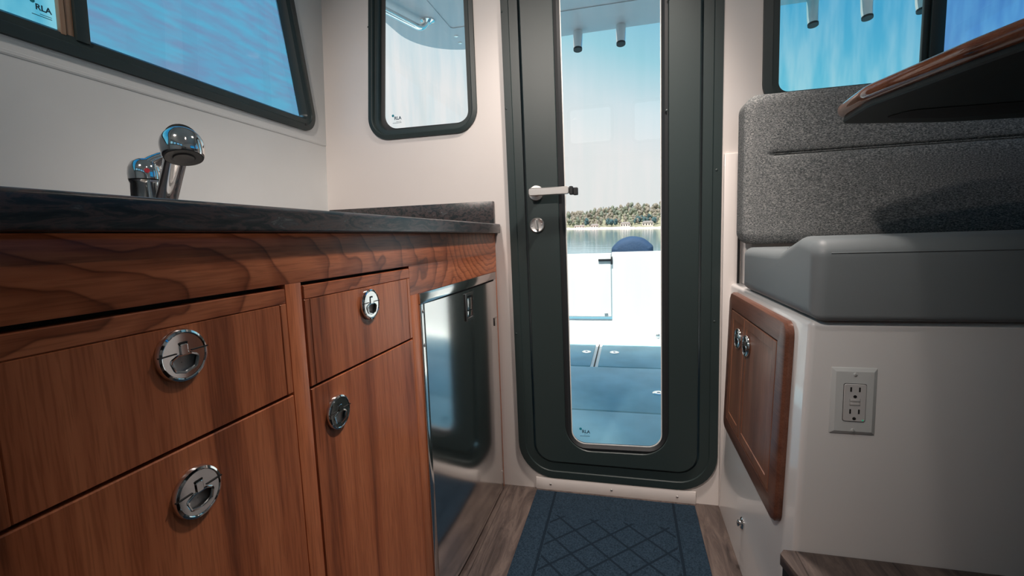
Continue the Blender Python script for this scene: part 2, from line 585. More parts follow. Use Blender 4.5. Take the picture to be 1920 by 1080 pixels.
def plate(bm, F, outer, holes, h0, h1):
    """flat sheet with holes, faces at h0 and h1"""
    rings_ = [outer] + list(holes)
    for h in (h0, h1):
        tb = bmesh.new()
        es = []
        for rg in rings_:
            vs_ = [tb.verts.new(F(q[0], q[1], h)) for q in rg]
            for i in range(len(vs_)):
                es.append(tb.edges.new((vs_[i], vs_[(i + 1) % len(vs_)])))
        bmesh.ops.triangle_fill(tb, use_beauty=True, use_dissolve=False, edges=es, normal=F.n)
        mp_ = {v: bm.verts.new(v.co) for v in tb.verts}
        for f in tb.faces:
            bm.faces.new([mp_[v] for v in f.verts])
        tb.free()
    for rg in rings_:
        k = len(rg)
        a = [bm.verts.new(F(q[0], q[1], h0)) for q in rg]
        b_ = [bm.verts.new(F(q[0], q[1], h1)) for q in rg]
        for i in range(k):
            bm.faces.new((a[i], a[(i + 1) % k], b_[(i + 1) % k], b_[i]))
    bmesh.ops.remove_doubles(bm, verts=bm.verts, dist=1e-6)
    return bm


def basis(d):
    d = Vector(d).normalized()
    a = Vector((0, 0, 1)) if abs(d.z) < 0.9 else Vector((1, 0, 0))
    u = a.cross(d).normalized()
    return u, d.cross(u).normalized(), d


def lathe(bm, o, axis, prof, n=32, cap0=True, cap1=True):
    """profile of (radius, height) spun about an axis"""
    u, v, d = basis(axis)
    o = Vector(o)
    rows = []
    for r_, h in prof:
        rows.append([bm.verts.new(o + d * h + u * (r_ * math.cos(2 * PI * i / n)) + v * (r_ * math.sin(2 * PI * i / n))) for i in range(n)])
    for i in range(len(rows) - 1):
        for j in range(n):
            bm.faces.new((rows[i][j], rows[i][(j + 1) % n], rows[i + 1][(j + 1) % n], rows[i + 1][j]))
    if cap0:
        bm.faces.new(list(reversed(rows[0])))
    if cap1:
        bm.faces.new(rows[-1])
    return bm


def tube(bm, pts, rad, n=20, cap=True):
    """round tube through points, radius per point or one"""
    P = [Vector(p_) for p_ in pts]
    rs = rad if isinstance(rad, (list, tuple)) else [rad] * len(P)
    T = []
    for i in range(len(P)):
        a, b_ = P[max(i - 1, 0)], P[min(i + 1, len(P) - 1)]
        T.append((b_ - a).normalized())
    u, v, _ = basis(T[0])
    rows = []
    for i, p_ in enumerate(P):
        u = (u - T[i] * u.dot(T[i])).normalized()
        v = T[i].cross(u).normalized()
        rows.append([bm.verts.new(p_ + (u * math.cos(2 * PI * j / n) + v * math.sin(2 * PI * j / n)) * rs[i]) for j in range(n)])
    for i in range(len(rows) - 1):
        for j in range(n):
            bm.faces.new((rows[i][j], rows[i][(j + 1) % n], rows[i + 1][(j + 1) % n], rows[i + 1][j]))
    if cap:
        bm.faces.new(list(reversed(rows[0])))
        bm.faces.new(rows[-1])
    return bm


def bez(a, b_, c_, n=10):
    a, b_, c_ = Vector(a), Vector(b_), Vector(c_)
    return [(a * (1 - s_) ** 2 + b_ * 2 * s_ * (1 - s_) + c_ * s_ * s_) for s_ in [i / n for i in range(n + 1)]]


def prism(bm, poly, z0, z1):
    a = [bm.verts.new((x, y, z0)) for x, y in poly]
    b_ = [bm.verts.new((x, y, z1)) for x, y in poly]
    k = len(poly)
    for i in range(k):
        bm.faces.new((a[i], a[(i + 1) % k], b_[(i + 1) % k], b_[i]))
    bm.faces.new(list(reversed(a)))
    bm.faces.new(b_)
    return bm


def screw(F, u, v, h, r_, parent, material='steel', name='screw'):
    bm = newbm()
    lathe(bm, F(u, v, h), F.n, [(r_, -0.0005), (r_, 0.0006), (r_ * 0.75, r_ * 0.35), (r_ * 0.3, r_ * 0.45)], n=14)
    return obj(name, bm, material, parent)


def glass_mark(F, u, v, size, parent, mirror=False, h=0.002):
    """maker's mark etched on a pane: a dot, three letters, two fine lines below"""
    sg = -1 if mirror else 1
    bm = newbm()
    lathe(bm, F(u, v + size * 1.15, h), F.n, [(size * 0.36, 0), (size * 0.36, 0.0004)], n=20)
    obj('mark_dot', bm, 'logo_blue', parent, label='blue dot of the mark')
    cu = bpy.data.curves.new('mark_letters', 'FONT')
    cu.body = 'RLA'
    cu.size = size * 1.25
    cu.extrude = 0.0002
    cu.offset = 0.0004
    tmp = bpy.data.objects.new('tmp', cu)
    C.objects.link(tmp)
    bpy.context.view_layer.update()
    me = bpy.data.meshes.new_from_object(tmp.evaluated_get(bpy.context.evaluated_depsgraph_get()))
    bpy.data.objects.remove(tmp)
    bm = bmesh.new()
    bm.from_mesh(me)
    for q in bm.verts:
        q.co = F(u + sg * (q.co.x + size * 0.35), v + q.co.y, h + q.co.z)
    obj('mark_letters', bm, 'logo_grey', parent, smooth=False, label='small dark letters RLA')
    bm = newbm()
    a, b_ = u + sg * size * 0.9, u + sg * size * 2.5
    fbox(bm, F, min(a, b_), max(a, b_), v - size * 0.62, v - size * 0.54, h, h + 0.0003)
    a = u - sg * size * 0.2
    fbox(bm, F, min(a, b_), max(a, b_), v - size * 0.95, v - size * 0.85, h, h + 0.0003)
    obj('mark_line', bm, 'logo_grey', parent, smooth=False)


# ------------------------------------------------------------------ shell
D = 1.52                      # inner face of the aft bulkhead
FZ = -0.01                    # floor level
CZ = 2.10                     # ceiling level
XR = 1.45                     # starboard... right hand wall
FA = Frame((0, D, 0), (1, 0, 0), (0, 0, 1), (0, -1, 0))        # aft wall, u = x, v = z, h into the cabin
T_ = Vector((0.048, 0, 1)).normalized()
FL = Frame((-1.083, 0, 1.0), (0, 1, 0), T_, (T_.z, 0, -T_.x))  # left wall, u = y, v up the slope
FR = Frame((XR, 0, 1.0), (0, 1, 0), (-0.048, 0, 1), (-1, 0, -0.048))

door_out = [(-0.377, 0.035), (0.279, 0.035), (0.279, 1.86), (-0.392, 1.86)]
door_r = 0.125
door_glass = [(-0.188, 0.165), (0.108, 0.172), (0.103, 1.72), (-0.200, 1.72)]
win_out = [(-0.893, 1.238), (-0.482, 1.238), (-0.482, 1.83), (-0.848, 1.83)]
win_r = 0.075
win_glass = [(-0.839, 1.281), (-0.519, 1.279), (-0.519, 1.79), (-0.801, 1.79)]
rw_out = [(0.383, 1.225), (1.34, 1.225), (1.30, 1.83), (0.379, 1.83)]
rw_r = 0.07

bm = newbm()
ov = [(-1.16, FZ), (1.50, FZ), (1.50, CZ), (-1.16, CZ)]
plate(bm, FA, ov, [rpoly(door_out, door_r, 0.012), rpoly(win_out, win_r, 0.012), rpoly(rw_out, rw_r, 0.012)], 0.0, -0.05)
struct(obj('wall_aft', bm, 'gelcoat', smooth=False))

# the lower part of the bulkhead right of the door is a separate moulded strip
bm = B((0.283, 1.508, FZ), (0.324, 1.5195, 1.106), 0.003)
struct(obj('trim_1', bm, 'gelcoat'))
bm = B((0.3245, 1.512, 0.0), (0.3305, 1.5195, 1.106))
struct(obj('gap_shade', bm, 'dark'))  # black strip painting the shade in the narrow gap

win_l = [(-0.45, 0.268), (1.470, 0.268), (1.352, 0.74), (-0.45, 0.74)]
bm = newbm()
plate(bm, FL, [(-1.15, 0.238), (1.53, 0.238), (1.53, 1.14), (-1.15, 1.14)], [rpoly(win_l, 0.055, 0.012)], 0.003, -0.05)
struct(obj('wall_left', bm, 'liner', smooth=False))
# below the window the liner is set back a little behind a soft step
bm = newbm()
fbox(bm, FL, -1.15, 1.53, -1.02, 0.2378, 0.0010, -0.05)
struct(obj('wall_left_lower', finish(bm), 'liner'))
bm = newbm()
layered(bm, Frame(FL(0, 0, 0), FL.v, FL.n, FL.u), [(0.2345, -0.004), (0.2455, -0.004), (0.2455, 0.0034), (0.2345, 0.0022)], 0.002,
        [(0, -1.15), (0, 1.505)], True, True)
struct(obj('trim_3', bm, 'liner'))

bm = newbm()
win_r1 = [(0.45, 0.268), (1.40, 0.268), (1.34, 0.74), (0.45, 0.74)]
plate(bm, FR, [(-1.15, -1.02), (1.53, -1.02), (1.53, 1.14), (-1.15, 1.14)], [rpoly(win_r1, 0.055, 0.012)], 0.0, -0.05)
struct(obj('wall_right', bm, 'liner', smooth=False))

# forward bulkhead with the windscreen panes
FF = Frame((0, -1.1, 0), (1, 0, 0), (0, 0, 1), (0, 1, 0))
panes = [rect(-1.0, -0.60, 1.66, 1.99), rect(-0.50, -0.10, 1.66, 1.99), rect(0.045, 0.55, 1.64, 2.0), rect(0.65, 1.25, 1.62, 2.0)]
bm = newbm()
plate(bm, FF, [(-1.20, FZ), (1.52, FZ), (1.52, CZ), (-1.20, CZ)], [rpoly(q, 0.05) for q in panes], 0.0, -0.05)
struct(obj('wall_forward', bm, 'liner', smooth=False))
for i, q in enumerate(panes):
    bm = newbm()
    layered(bm, FF, q, 0.05, [(0.0, -0.004), (0.02, 0.006), (0.028, -0.01), (0.0, -0.03)], close=True)
    fr_ = struct(obj('window_%d' % (i + 5), bm, 'black'))
    bm = newbm()
    layered(bm, FF, q, 0.05, [(0.02, -0.012), (0.02, -0.017)], True, True)
    obj('pane', bm, 'glass_clear', fr_, smooth=False)

bm = B((-1.16, -1.15, -0.06), (1.50, 1.56, FZ))
struct(obj('floor', bm, 'floor', smooth=False))
bm = B((-1.16, -1.15, CZ), (1.50, 1.57, CZ + 0.06))
struct(obj('ceiling', bm, 'liner', smooth=False))

# sill under the door, with three screws
bm = newbm()
fbox(bm, FA, -0.318, 0.214, FZ, 0.034, 0.0005, 0.008)
sill = struct(obj('trim_4', finish(bm, 0.002), 'gelcoat'))
for x, z in ((-0.266, 0.011), (-0.056, 0.011), (0.156, 0.010)):
    screw(FA, x, z, 0.008, 0.0042, sill)

# ------------------------------------------------------------------ door
bm = newbm()
layered(bm, FA, door_out, door_r, [(0.0, 0.0005), (0.002, 0.009), (0.026, 0.010), (0.028, 0.006), (0.056, 0.006), (0.060, -0.03), (0.0125, -0.03), (0.0125, 0.0005)], close=True, n=10)
door = struct(obj('door_1', bm, 'black', ang=25), None)
leaf_out = rpoly(door_out, door_r, 0.0)
bm = newbm()
# leaf: outline 63 mm inside the frame, down to the glass opening
lo = [(-0.314, 0.098), (0.216, 0.098), (0.216, 1.797), (-0.328, 1.797)]
ro = 0.062
A_ = [[bm.verts.new(FA(q.x, q.y, h)) for q in rpoly(lo, ro, o_, 10)] for o_, h in ((0.0, -0.03), (0.0, 0.010), (0.003, 0.013))]
g_out = rpoly(door_glass, 0.065, -0.022, 10)
g_in = rpoly(door_glass, 0.047, -0.001, 10)
A_.append([bm.verts.new(FA(q.x, q.y, 0.013)) for q in g_out])
A_.append([bm.verts.new(FA(q.x, q.y, 0.010)) for q in rpoly(door_glass, 0.065, -0.020, 10)])
A_.append([bm.verts.new(FA(q.x, q.y, -0.03)) for q in rpoly(door_glass, 0.065, -0.020, 10)])
for i in range(len(A_)):
    a, b_ = A_[i], A_[(i + 1) % len(A_)]
    for j in range(len(a)):
        bm.faces.new((a[j], a[(j + 1) % len(a)], b_[(j + 1) % len(a)], b_[j]))
leaf = obj('leaf', bm, 'black', door, ang=25)
bm = newbm()
layered(bm, FA, door_glass, 0.047, [(-0.0195, -0.012), (-0.0195, 0.0085), (-0.010, 0.0105), (-0.001, 0.004), (-0.001, -0.014)], close=True, n=10)
obj('gasket', bm, 'rubber', leaf)
bm = newbm()
layered(bm, FA, door_glass, 0.047, [(-0.010, -0.002), (-0.010, -0.007)], True, True, n=10)
pane = obj('pane', bm, 'glass_door', leaf, smooth=False)
bm = newbm()
layered(bm, FA, door_glass, 0.047, [(-0.0012, -0.001), (0.0022, -0.001), (0.0022, -0.0022), (-0.0012, -0.0022)], close=True, n=10)
obj('pane_edge', bm, 'white_metal', leaf, label='pale polished edge of the glass')
glass_mark(FA, -0.158, 0.205, 0.0125, leaf, h=0.0)
# weld seam and frame screws
for (u, v) in ((-0.372, 0.55), (-0.380, 1.30), (-0.384, 1.60), (0.262, 0.60), (0.262, 1.06), (0.262, 1.55), (0.119, 1.245), (0.125, 1.56)):
    screw(FA, u, v, 0.0095 if abs(u) > 0.2 else 0.013, 0.0035, door, 'black')
# lever handle
hb = newbm()
hx, hz = -0.287, 1.022
lathe(hb, FA(hx, hz, 0.012), FA.n, [(0.025, 0), (0.025, 0.006), (0.0235, 0.0085), (0.018, 0.009)], n=40)
hr = obj('lever_handle', hb, 'steel', leaf, label='satin steel lever handle')
hb = newbm()
lathe(hb, FA(hx, hz, 0.02), FA.n, [(0.0115, 0), (0.0115, 0.03)], n=24)
layered(hb, FA, rect(hx - 0.017, hx + 0.112, hz - 0.0115, hz + 0.0125), 0.006, [(0.0, 0.044), (0.0, 0.054), (0.002, 0.0565)], True, True)
# ^ flat bar lever, then its dark tip
hr2 = obj('lever', hb, 'steel', door)
hb = newbm()
layered(hb, FA, rect(hx + 0.1125, hx + 0.124, hz - 0.014, hz + 0.0125), 0.003, [(0.0, 0.036), (0.0, 0.052), (0.002, 0.054)], True, True)
layered(hb, FA, rect(hx + 0.124, hx + 0.139, hz - 0.0155, hz + 0.008), 0.003, [(0.0, 0.034), (0.0, 0.047), (0.002, 0.049)], True, True)
obj('lever_tip', hb, 'rubber', door, label='dark tip of the lever')
# thumb turn
lb = newbm()
lx, lz = -0.287, 0.918
lathe(lb, FA(lx, lz, 0.012), FA.n, [(0.0245, 0), (0.0245, 0.006), (0.022, 0.009), (0.020, 0.0082), (0.012, 0.0075)], n=40)
obj('lock_rose', lb, 'steel', leaf, label='round satin steel lock plate')
lb = newbm()
ang = 0.12
FT = Frame(FA(lx, lz, 0.018), (math.cos(ang), 0, math.sin(ang)), (-math.sin(ang), 0, math.cos(ang)), FA.n)
layered(lb, FT, rect(-0.0042, 0.0042, -0.017, 0.017), 0.004, [(0.0, 0.0), (0.0, 0.014), (0.0015, 0.017)], True, True)
obj('thumb_turn', lb, 'steel', door)
for s_ in (-1, 1):
    screw(FA, lx + s_ * 0.0165, lz + s_ * 0.002, 0.0205, 0.0022, door)

# ------------------------------------------------------------------ windows
bm = newbm()
layered(bm, FA, win_out, win_r, [(0.0, 0.0005), (0.001, 0.007), (0.014, 0.010), (0.017, 0.008), (0.020, -0.004), (0.034, -0.004), (0.036, -0.02), (0.0125, -0.045), (0.0125, 0.0005)], close=True, n=10)
wn = struct(obj('window_1', bm, 'black', ang=25))
bm = newbm()
layered(bm, FA, win_glass, 0.045, [(-0.014, -0.024), (-0.014, -0.029)], True, True, n=10)
pane = obj('pane', bm, 'glass_aft', wn, smooth=False)
bm = newbm()
layered(bm, FA, win_glass, 0.045, [(-0.030, -0.0212), (-0.004, -0.0212), (0.0005, -0.0235), (-0.030, -0.0236)], close=True, n=10)
obj('gasket', bm, 'rubber', wn)
glass_mark(FA, -0.805, 1.311, 0.0125, wn, h=-0.0235)
for u, v in ((-0.868, 1.42), (-0.497, 1.48), (-0.497, 1.36), (-0.71, 1.250), (-0.64, 1.2505), (-0.600, 1.2505), (-0.862, 1.62)):
    screw(FA, u, v, 0.0085, 0.003, wn, 'black')

bm = newbm()
layered(bm, FA, rw_out, rw_r, [(0.0, 0.0005), (0.001, 0.007), (0.024, 0.009), (0.026, 0.002), (0.043, 0.002), (0.045, -0.02), (0.0125, -0.045), (0.0125, 0.0005)], close=True, n=10)
wn = struct(obj('window_2', bm, 'black', ang=25))
bm = newbm()
layered(bm, FA, [(0.42, 1.265), (0.80, 1.265), (0.80, 1.80), (0.42, 1.80)], 0.03, [(0.0, -0.010), (0.0, -0.015)], True, True)
obj('pane', bm, 'glass_right', wn, smooth=False)
bm = newbm()
layered(bm, FA, [(0.79, 1.255), (1.315, 1.255), (1.29, 1.80), (0.79, 1.80)], 0.03, [(0.0, 0.000), (0.0, -0.005)], True, True)
obj('pane', bm, 'glass_right2', wn, smooth=False, label='bluer sliding pane right of the mullion')
bm = newbm()
fbox(bm, FA, 0.783, 0.815, 1.255, 1.80, -0.005, 0.009)
fbox(bm, FA, 0.769, 0.783, 1.255, 1.80, -0.010, 0.001)
obj('mullion', finish(bm, 0.0015), 'black', wn)

# left wall window: trapezoid with raked aft end
bm = newbm()
layered(bm, FL, win_l, 0.055, [(0.0, 0.003), (0.001, 0.011), (0.020, 0.014), (0.023, 0.010), (0.038, 0.007), (0.045, -0.005), (0.047, -0.02), (0.0125, -0.045), (0.0125, 0.003)], close=True, n=10)
wn = struct(obj('window_3', bm, 'black', ang=25))
bm = newbm()
layered(bm, FL, [(0.735, 0.300), (1.43, 0.300), (1.325, 0.71), (0.735, 0.71)], 0.03, [(0.0, -0.021), (0.0, -0.026)], True, True)
obj('pane', bm, 'glass_left', wn, smooth=False)
bm = newbm()
layered(bm, FL, [(-0.41, 0.300), (0.712, 0.300), (0.712, 0.71), (-0.41, 0.71)], 0.004, [(0.0, 0.000), (0.0, -0.005)], True, True)
obj('pane', bm, 'glass_left2', wn, smooth=False, label='brighter sliding pane at the left edge')
bm = newbm()
fbox(bm, FL, 0.727, 0.752, 0.30, 0.72, -0.012, 0.012)
obj('mullion', finish(bm, 0.002), 'black', wn)
bm = newbm()
fbox(bm, FL, 0.7025, 0.7115, 0.303, 0.72, -0.002, 0.009)
fbox(bm, FL, 0.7135, 0.727, 0.300, 0.72, -0.006, 0.006)
obj('track', finish(bm, 0.0015), 'track_reflection', wn, label='metal sliding track painted with its brown reflections')
glass_mark(FL, 0.664, 0.334, 0.0115, wn, h=0.003)
bm = newbm()
fbox(bm, FL, 1.395, 1.403, 0.283, 0.291, 0.013, 0.0150)
obj('drain_slot', bm, 'rubber', wn)

bm = newbm()
layered(bm, FR, win_r1, 0.055, [(0.0, 0.0), (0.02, 0.008), (0.045, -0.005), (0.0125, -0.045)], close=True)
wn = struct(obj('window_4', bm, 'black'))
bm = newbm()
layered(bm, FR, win_r1, 0.03, [(0.035, -0.006), (0.035, -0.011)], True, True)
obj('pane', bm, 'glass_left2', wn, smooth=False)

# ------------------------------------------------------------------ unseen ceiling lamps, inferred from the warm light, aimed to lift brightness
def unseen_ceiling_lamp(x, y, watts, label, col=(1.0, 0.88, 0.80), aim=None, cone=62):
    t_ = thing('unseen_ceiling_light', label, 'light', (x, y, CZ), 'unseen round ceiling lights')
    b_ = newbm()
    lathe(b_, (x, y, CZ), (0, 0, -1), [(0.055, 0), (0.055, 0.006), (0.048, 0.012), (0.042, 0.012)], n=32)
    obj('bezel', b_, 'chrome', t_)
    b_ = newbm()
    lathe(b_, (x, y, CZ), (0, 0, -1), [(0.041, 0.0125), (0.036, 0.016), (0.015, 0.019)], n=32)
    obj('lens', b_, 'lens', t_)
    ld = bpy.data.lights.new('lamp', 'SPOT' if aim else 'AREA')
    if aim:
        ld.spot_size = math.radians(cone)
        ld.spot_blend = 0.75
        ld.shadow_soft_size = 0.06
    else:
        ld.shape = 'DISK'
        ld.size = 0.07
    ld.energy = watts
    ld.color = col
    lo_ = bpy.data.objects.new('lamp', ld)
    C.objects.link(lo_)
    lo_.parent = t_
    lo_.location = (0, 0, -0.03)
    if aim:
        lo_.rotation_euler = (Vector(aim) - Vector((x, y, CZ))).to_track_quat('-Z', 'Y').to_euler()
    return t_


unseen_ceiling_lamp(0.24, 1.13, LAMP_AFT, 'unseen round warm ceiling light nearest the cabin door', aim=(-0.46, 1.28, 0.45), cone=80)
unseen_ceiling_lamp(0.45, 0.22, LAMP_MID, 'unseen round warm ceiling light above the dinette platform')
unseen_ceiling_lamp(-0.52, -0.30, LAMP_FWD, 'unseen round warm ceiling light furthest forward from the door', aim=(-0.37, 1.52, 0.82), cone=68)

# ------------------------------------------------------------------ galley
FG = Frame((-0.435, 0, 0), (0, 1, 0), (0, 0, 1), (1, 0, 0))    # face of the galley, u = y, v = z
gal = thing('galley_cabinet', 'long teak galley cabinet with drawers under the dark worktop', 'cabinet', (-0.75, 0.8, FZ))


def R4(u0, u1, v0, v1):
    return [(u0, v0), (u1, v0), (u1, v1), (u0, v1)]


GAP = 0.0022
openings = [R4(0.2, 0.508, 0.683, 0.829), R4(0.2, 0.508, 0.06, 0.6805), R4(0.5385, 0.8615, 0.679, 0.829), R4(0.5385, 0.8615, 0.06, 0.6765)]
# face frame: a top rail with horizontal figure, stiles with vertical grain
bm = newbm()
plate(bm, FG, R4(-0.30, 1.5125, 0.829, 0.896), [], -0.018, 0.0)
obj('top_rail', finish(bm, 0.0006), 'wood_rail', gal)
bm = newbm()
plate(bm, FG, R4(0.862, 1.5125, 0.768, 0.829), [], -0.018, 0.0)
obj('rail', finish(bm), 'wood_rail', gal)
for u0, u1, v1 in ((-0.30, 0.1995, 0.829), (0.508, 0.5385, 0.829), (0.8615, 0.899, 0.768), (1.4915, 1.5125, 0.768)):
    bm = newbm()
    fbox(bm, FG, u0, u1, FZ, v1, -0.018, 0.0)
    obj('stile', finish(bm, 0.0008), 'wood_v', gal)
for u0, u1 in ((0.1995, 0.508), (0.5385, 0.8615)):
    bm = newbm()
    fbox(bm, FG, u0, u1, FZ, 0.058, -0.018, 0.0)
    obj('bottom_rail', finish(bm, 0.0008), 'wood_v', gal)
bm = newbm()
fbox(bm, FG, 0.18, 0.88, 0.0, 0.89, -0.030, -0.0185)
obj('dark_backing', bm, 'dark', gal)


def pull(F, u, v, parent, r_=0.0268, tilt=0.0, material='chrome'):
    """flush ring pull: bezel, round plate, finger recess below, sliding latch tab above"""
    c_ = F(u, v, 0)
    ca, sa = math.cos(tilt), math.sin(tilt)
    FP = Frame(c_, F.u * ca + F.v * sa, F.v * ca - F.u * sa, F.n)
    b_ = newbm()
    lathe(b_, c_, F.n, [(r_, 0.0004), (r_, 0.003), (r_ * 0.96, 0.0052), (r_ * 0.88, 0.0062), (r_ * 0.845, 0.0055), (r_ * 0.835, 0.0035)], n=48, cap1=False)
    base = obj('pull', b_, material, parent, label='round polished flush pull')
    base = parent
    b_ = newbm()
    rr = r_ * 0.835
    k = 40
    # plate with a five sided finger hole in the lower half and a slot at the top
    hole = rpoly([(-0.55 * r_, -0.12 * r_), (-0.42 * r_, -0.48 * r_), (0.0, -0.60 * r_), (0.42 * r_, -0.48 * r_), (0.55 * r_, -0.12 * r_), (0.26 * r_, 0.02 * r_), (-0.26 * r_, 0.02 * r_)], 0.10 * r_, 0, 4)
    slot = rpoly(rect(-0.19 * r_, 0.19 * r_, 0.40 * r_, 0.52 * r_), 0.05 * r_, 0, 3)
    outer = [(rr * math.cos(2 * PI * i / k), rr * math.sin(2 * PI * i / k)) for i in range(k)]
    plate(b_, FP, outer, [[(q.x, q.y) for q in hole], [(q.x, q.y) for q in slot]], 0.0035, 0.0052)
    obj('pull_plate', b_, material, base, ang=20)
    b_ = newbm()
    layered(b_, FP, [(q.x, q.y) for q in hole][::1], 0.0, [(0.0, 0.0046), (0.0, 0.0020)], True, False, n=1) if False else None
    lathe(b_, c_ + FP.v * (-0.27 * r_), F.n, [(r_ * 0.60, 0.0030), (r_ * 0.40, 0.0010), (r_ * 0.02, 0.0004)], n=32, cap0=False)
    obj('pull_recess', b_, 'steel_shade', base)
    b_ = newbm()
    hp_ = [(-0.55 * r_, -0.12 * r_), (-0.42 * r_, -0.50 * r_), (0.0, -0.62 * r_), (0.42 * r_, -0.50 * r_), (0.55 * r_, -0.12 * r_), (0.26 * r_, 0.02 * r_), (-0.26 * r_, 0.02 * r_)]
    layered(b_, FP, hp_, 0.10 * r_, [(-0.0018, 0.0050), (-0.0010, 0.0064), (0.0004, 0.0062), (0.0006, 0.0040)], close=True, n=4)
    obj('pull_lip', b_, material, base)
    b_ = newbm()
    layered(b_, FP, rect(-0.16 * r_, 0.16 * r_, 0.02 * r_, 0.44 * r_), 0.07 * r_, [(0.0, 0.0036), (0.0, 0.0060), (0.0008, 0.0066)], True, True)
    obj('pull_latch', b_, material, base)
    b_ = newbm()
    for s_ in (-1, 1):
        a, e = sorted((s_ * 0.30 * r_, s_ * 0.985 * r_))
        fbox(b_, FP, a, e, 0.115 * r_, 0.155 * r_, 0.004, 0.00635)
    fbox(b_, FP, -0.19 * r_, 0.19 * r_, 0.455 * r_, 0.50 * r_, 0.003, 0.0054)
    obj('pull_split', b_, 'dark', base, smooth=False)
    return base


def front(name, u0, u1, v0, v1, top_gap, panel, parent, pu, pv, tilt=0.0):
    b_ = newbm()
    e = 0.0
    u0, u1, v0 = u0 + GAP, u1 - GAP, v0 + GAP
    v1 = v1 - top_gap
    prof = [(0.0, -0.018), (0.0, -0.0002), (0.0010, 0.0012), (0.03, 0.0012)]
    if not panel:
        layered(b_, FG, rect(u0, u1, v0, v1), 0.0012, prof, True, True, n=3)
        o = obj(name, b_, 'wood_v', parent, ang=15)
    else:
        wb_, tb_ = 0.0115, 0.0195
        layered(b_, FG, rect(u0 + wb_, u1 - wb_, v0, v1 - tb_), 0.0006, prof, True, True, n=3)
        o = obj(name, b_, 'wood_v', parent, ang=15)
        pr2 = [(0.0, -0.018), (0.0, 0.0004), (0.0010, 0.0015), (0.003, 0.0015)]
        b_ = newbm()
        layered(b_, FG, rect(u0, u1, v1 - tb_ + 0.0002, v1), 0.0012, pr2, True, True, n=3)
        obj('top_band', b_, 'wood_rail', o, ang=15)
        for a_, c_ in ((u0, u0 + wb_ - 0.0002), (u1 - wb_ + 0.0002, u1)):
            b_ = newbm()
            layered(b_, FG, rect(a_, c_, v0, v1 - tb_), 0.0008, pr2, True, True, n=3)
            obj('side_band', b_, 'wood_v', o, ang=15)
    F2 = Frame(FG(0, 0, 0.0012), FG.u, FG.v, FG.n)
    pull(F2, pu, pv, o, tilt=tilt)
    return o


front('drawer', 0.2, 0.508, 0.682, 0.829, 0.0055, True, gal, 0.3545, 0.7745, 0.02)
front('cupboard_door', 0.2, 0.508, 0.06, 0.682, 0.0015, False, gal, 0.3545, 0.6305, 0.05)
front('drawer', 0.5385, 0.8615, 0.678, 0.829, 0.005, True, gal, 0.7025, 0.774, 0.0)
front('cupboard_door', 0.5385, 0.8615, 0.06, 0.678, 0.0015, False, gal, 0.594, 0.623, 0.0)

# worktop with a cut-out for the sink
FW = Frame((0, 0, 0.925), (1, 0, 0), (0, 1, 0), (0, 0, 1))
wk = thing('worktop', 'dark slate patterned worktop running above the teak cabinet', 'countertop', (-0.75, 0.8, 0.897))
sink_o = rect(-0.715, -0.505, 0.33, 0.60)
bm = newbm()
plate(bm, FW, [(-1.084, -0.30), (-0.425, -0.30), (-0.425, 1.5185), (-1.084, 1.5185)], [[(q.x, q.y) for q in rpoly(sink_o, 0.04)]], -0.028, 0.0)
obj('slab', bm, 'slate', wk, smooth=False)
# bullnose front edge
bm = newbm()
FE = Frame((0, 0, 0), (1, 0, 0), (0, 0, 1), (0, -1, 0))
layered(bm, FE, [(-0.4252, 0.8965), (-0.4145, 0.8965), (-0.4145, 0.9275), (-0.4252, 0.9275)], [0.0003, 0.004, 0.006, 0.003], [(0, 0.30), (0, -1.508), (0.002, -1.511)], True, True)
obj('front_edge', bm, 'slate', wk, ang=25)
bm = B((-1.066, 1.503, 0.925), (-0.4345, 1.5185, 1.004), 0.0022)
obj('backsplash', bm, 'slate', wk)
bm = B((-1.0825, -0.30, 0.925), (-1.0665, 1.5185, 1.001), 0.0022)
obj('backsplash', bm, 'slate', wk)

sk = thing('sink', 'stainless steel sink set into the dark worktop below the faucet', 'sink', (-0.61, 0.465, 0.78))
bm = newbm()
layered(bm, FW, sink_o, 0.04, [(-0.012, 0.0), (-0.013, 0.004), (-0.008, 0.0085), (0.004, 0.0085), (0.010, 0.002), (0.012, -0.12), (0.04, -0.14), (0.09, -0.143), (0.09, -0.145), (0.04, -0.142), (0.010, -0.122), (0.002, -0.01), (-0.010, 0.0)], False, False)
obj('bowl', bm, 'steel', sk)
bm = newbm()
lathe(bm, (-0.61, 0.465, 0.7815), (0, 0, 1), [(0.045, 0), (0.045, 0.003), (0.03, 0.004), (0.028, 0.002), (0.004, 0.002)], n=32)
obj('drain', bm, 'chrome', sk)

# faucet
fc = thing('faucet', 'chrome pull-out galley faucet standing on the dark worktop', 'faucet', (-0.80, 0.627, 0.9251))
bm = newbm()
bx_, by_ = -0.80, 0.628
lathe(bm, (bx_, by_, 0.9251), (0, 0, 1), [(0.026, 0), (0.026, 0.006), (0.0225, 0.010), (0.0222, 0.068), (0.0235, 0.073)], n=40)
obj('body', bm, 'chrome', fc)
bm = newbm()
lathe(bm, (bx_, by_, 0.999), (0, 0, 1), [(0.0225, 0), (0.0225, 0.001)], n=40)
obj('seam_ring', bm, 'dark', fc)
bm = newbm()
lathe(bm, (bx_, by_, 1.0), (0, 0, 1), [(0.0238, 0), (0.0240, 0.010), (0.0225, 0.020), (0.018, 0.029), (0.010, 0.0345), (0.003, 0.036)], n=40)
obj('handle_dome', bm, 'chrome', fc)
bm = newbm()
pts = bez((-0.806, 0.632, 1.018), (-0.790, 0.645, 1.044), (-0.745, 0.668, 1.050), 10)
rows = []
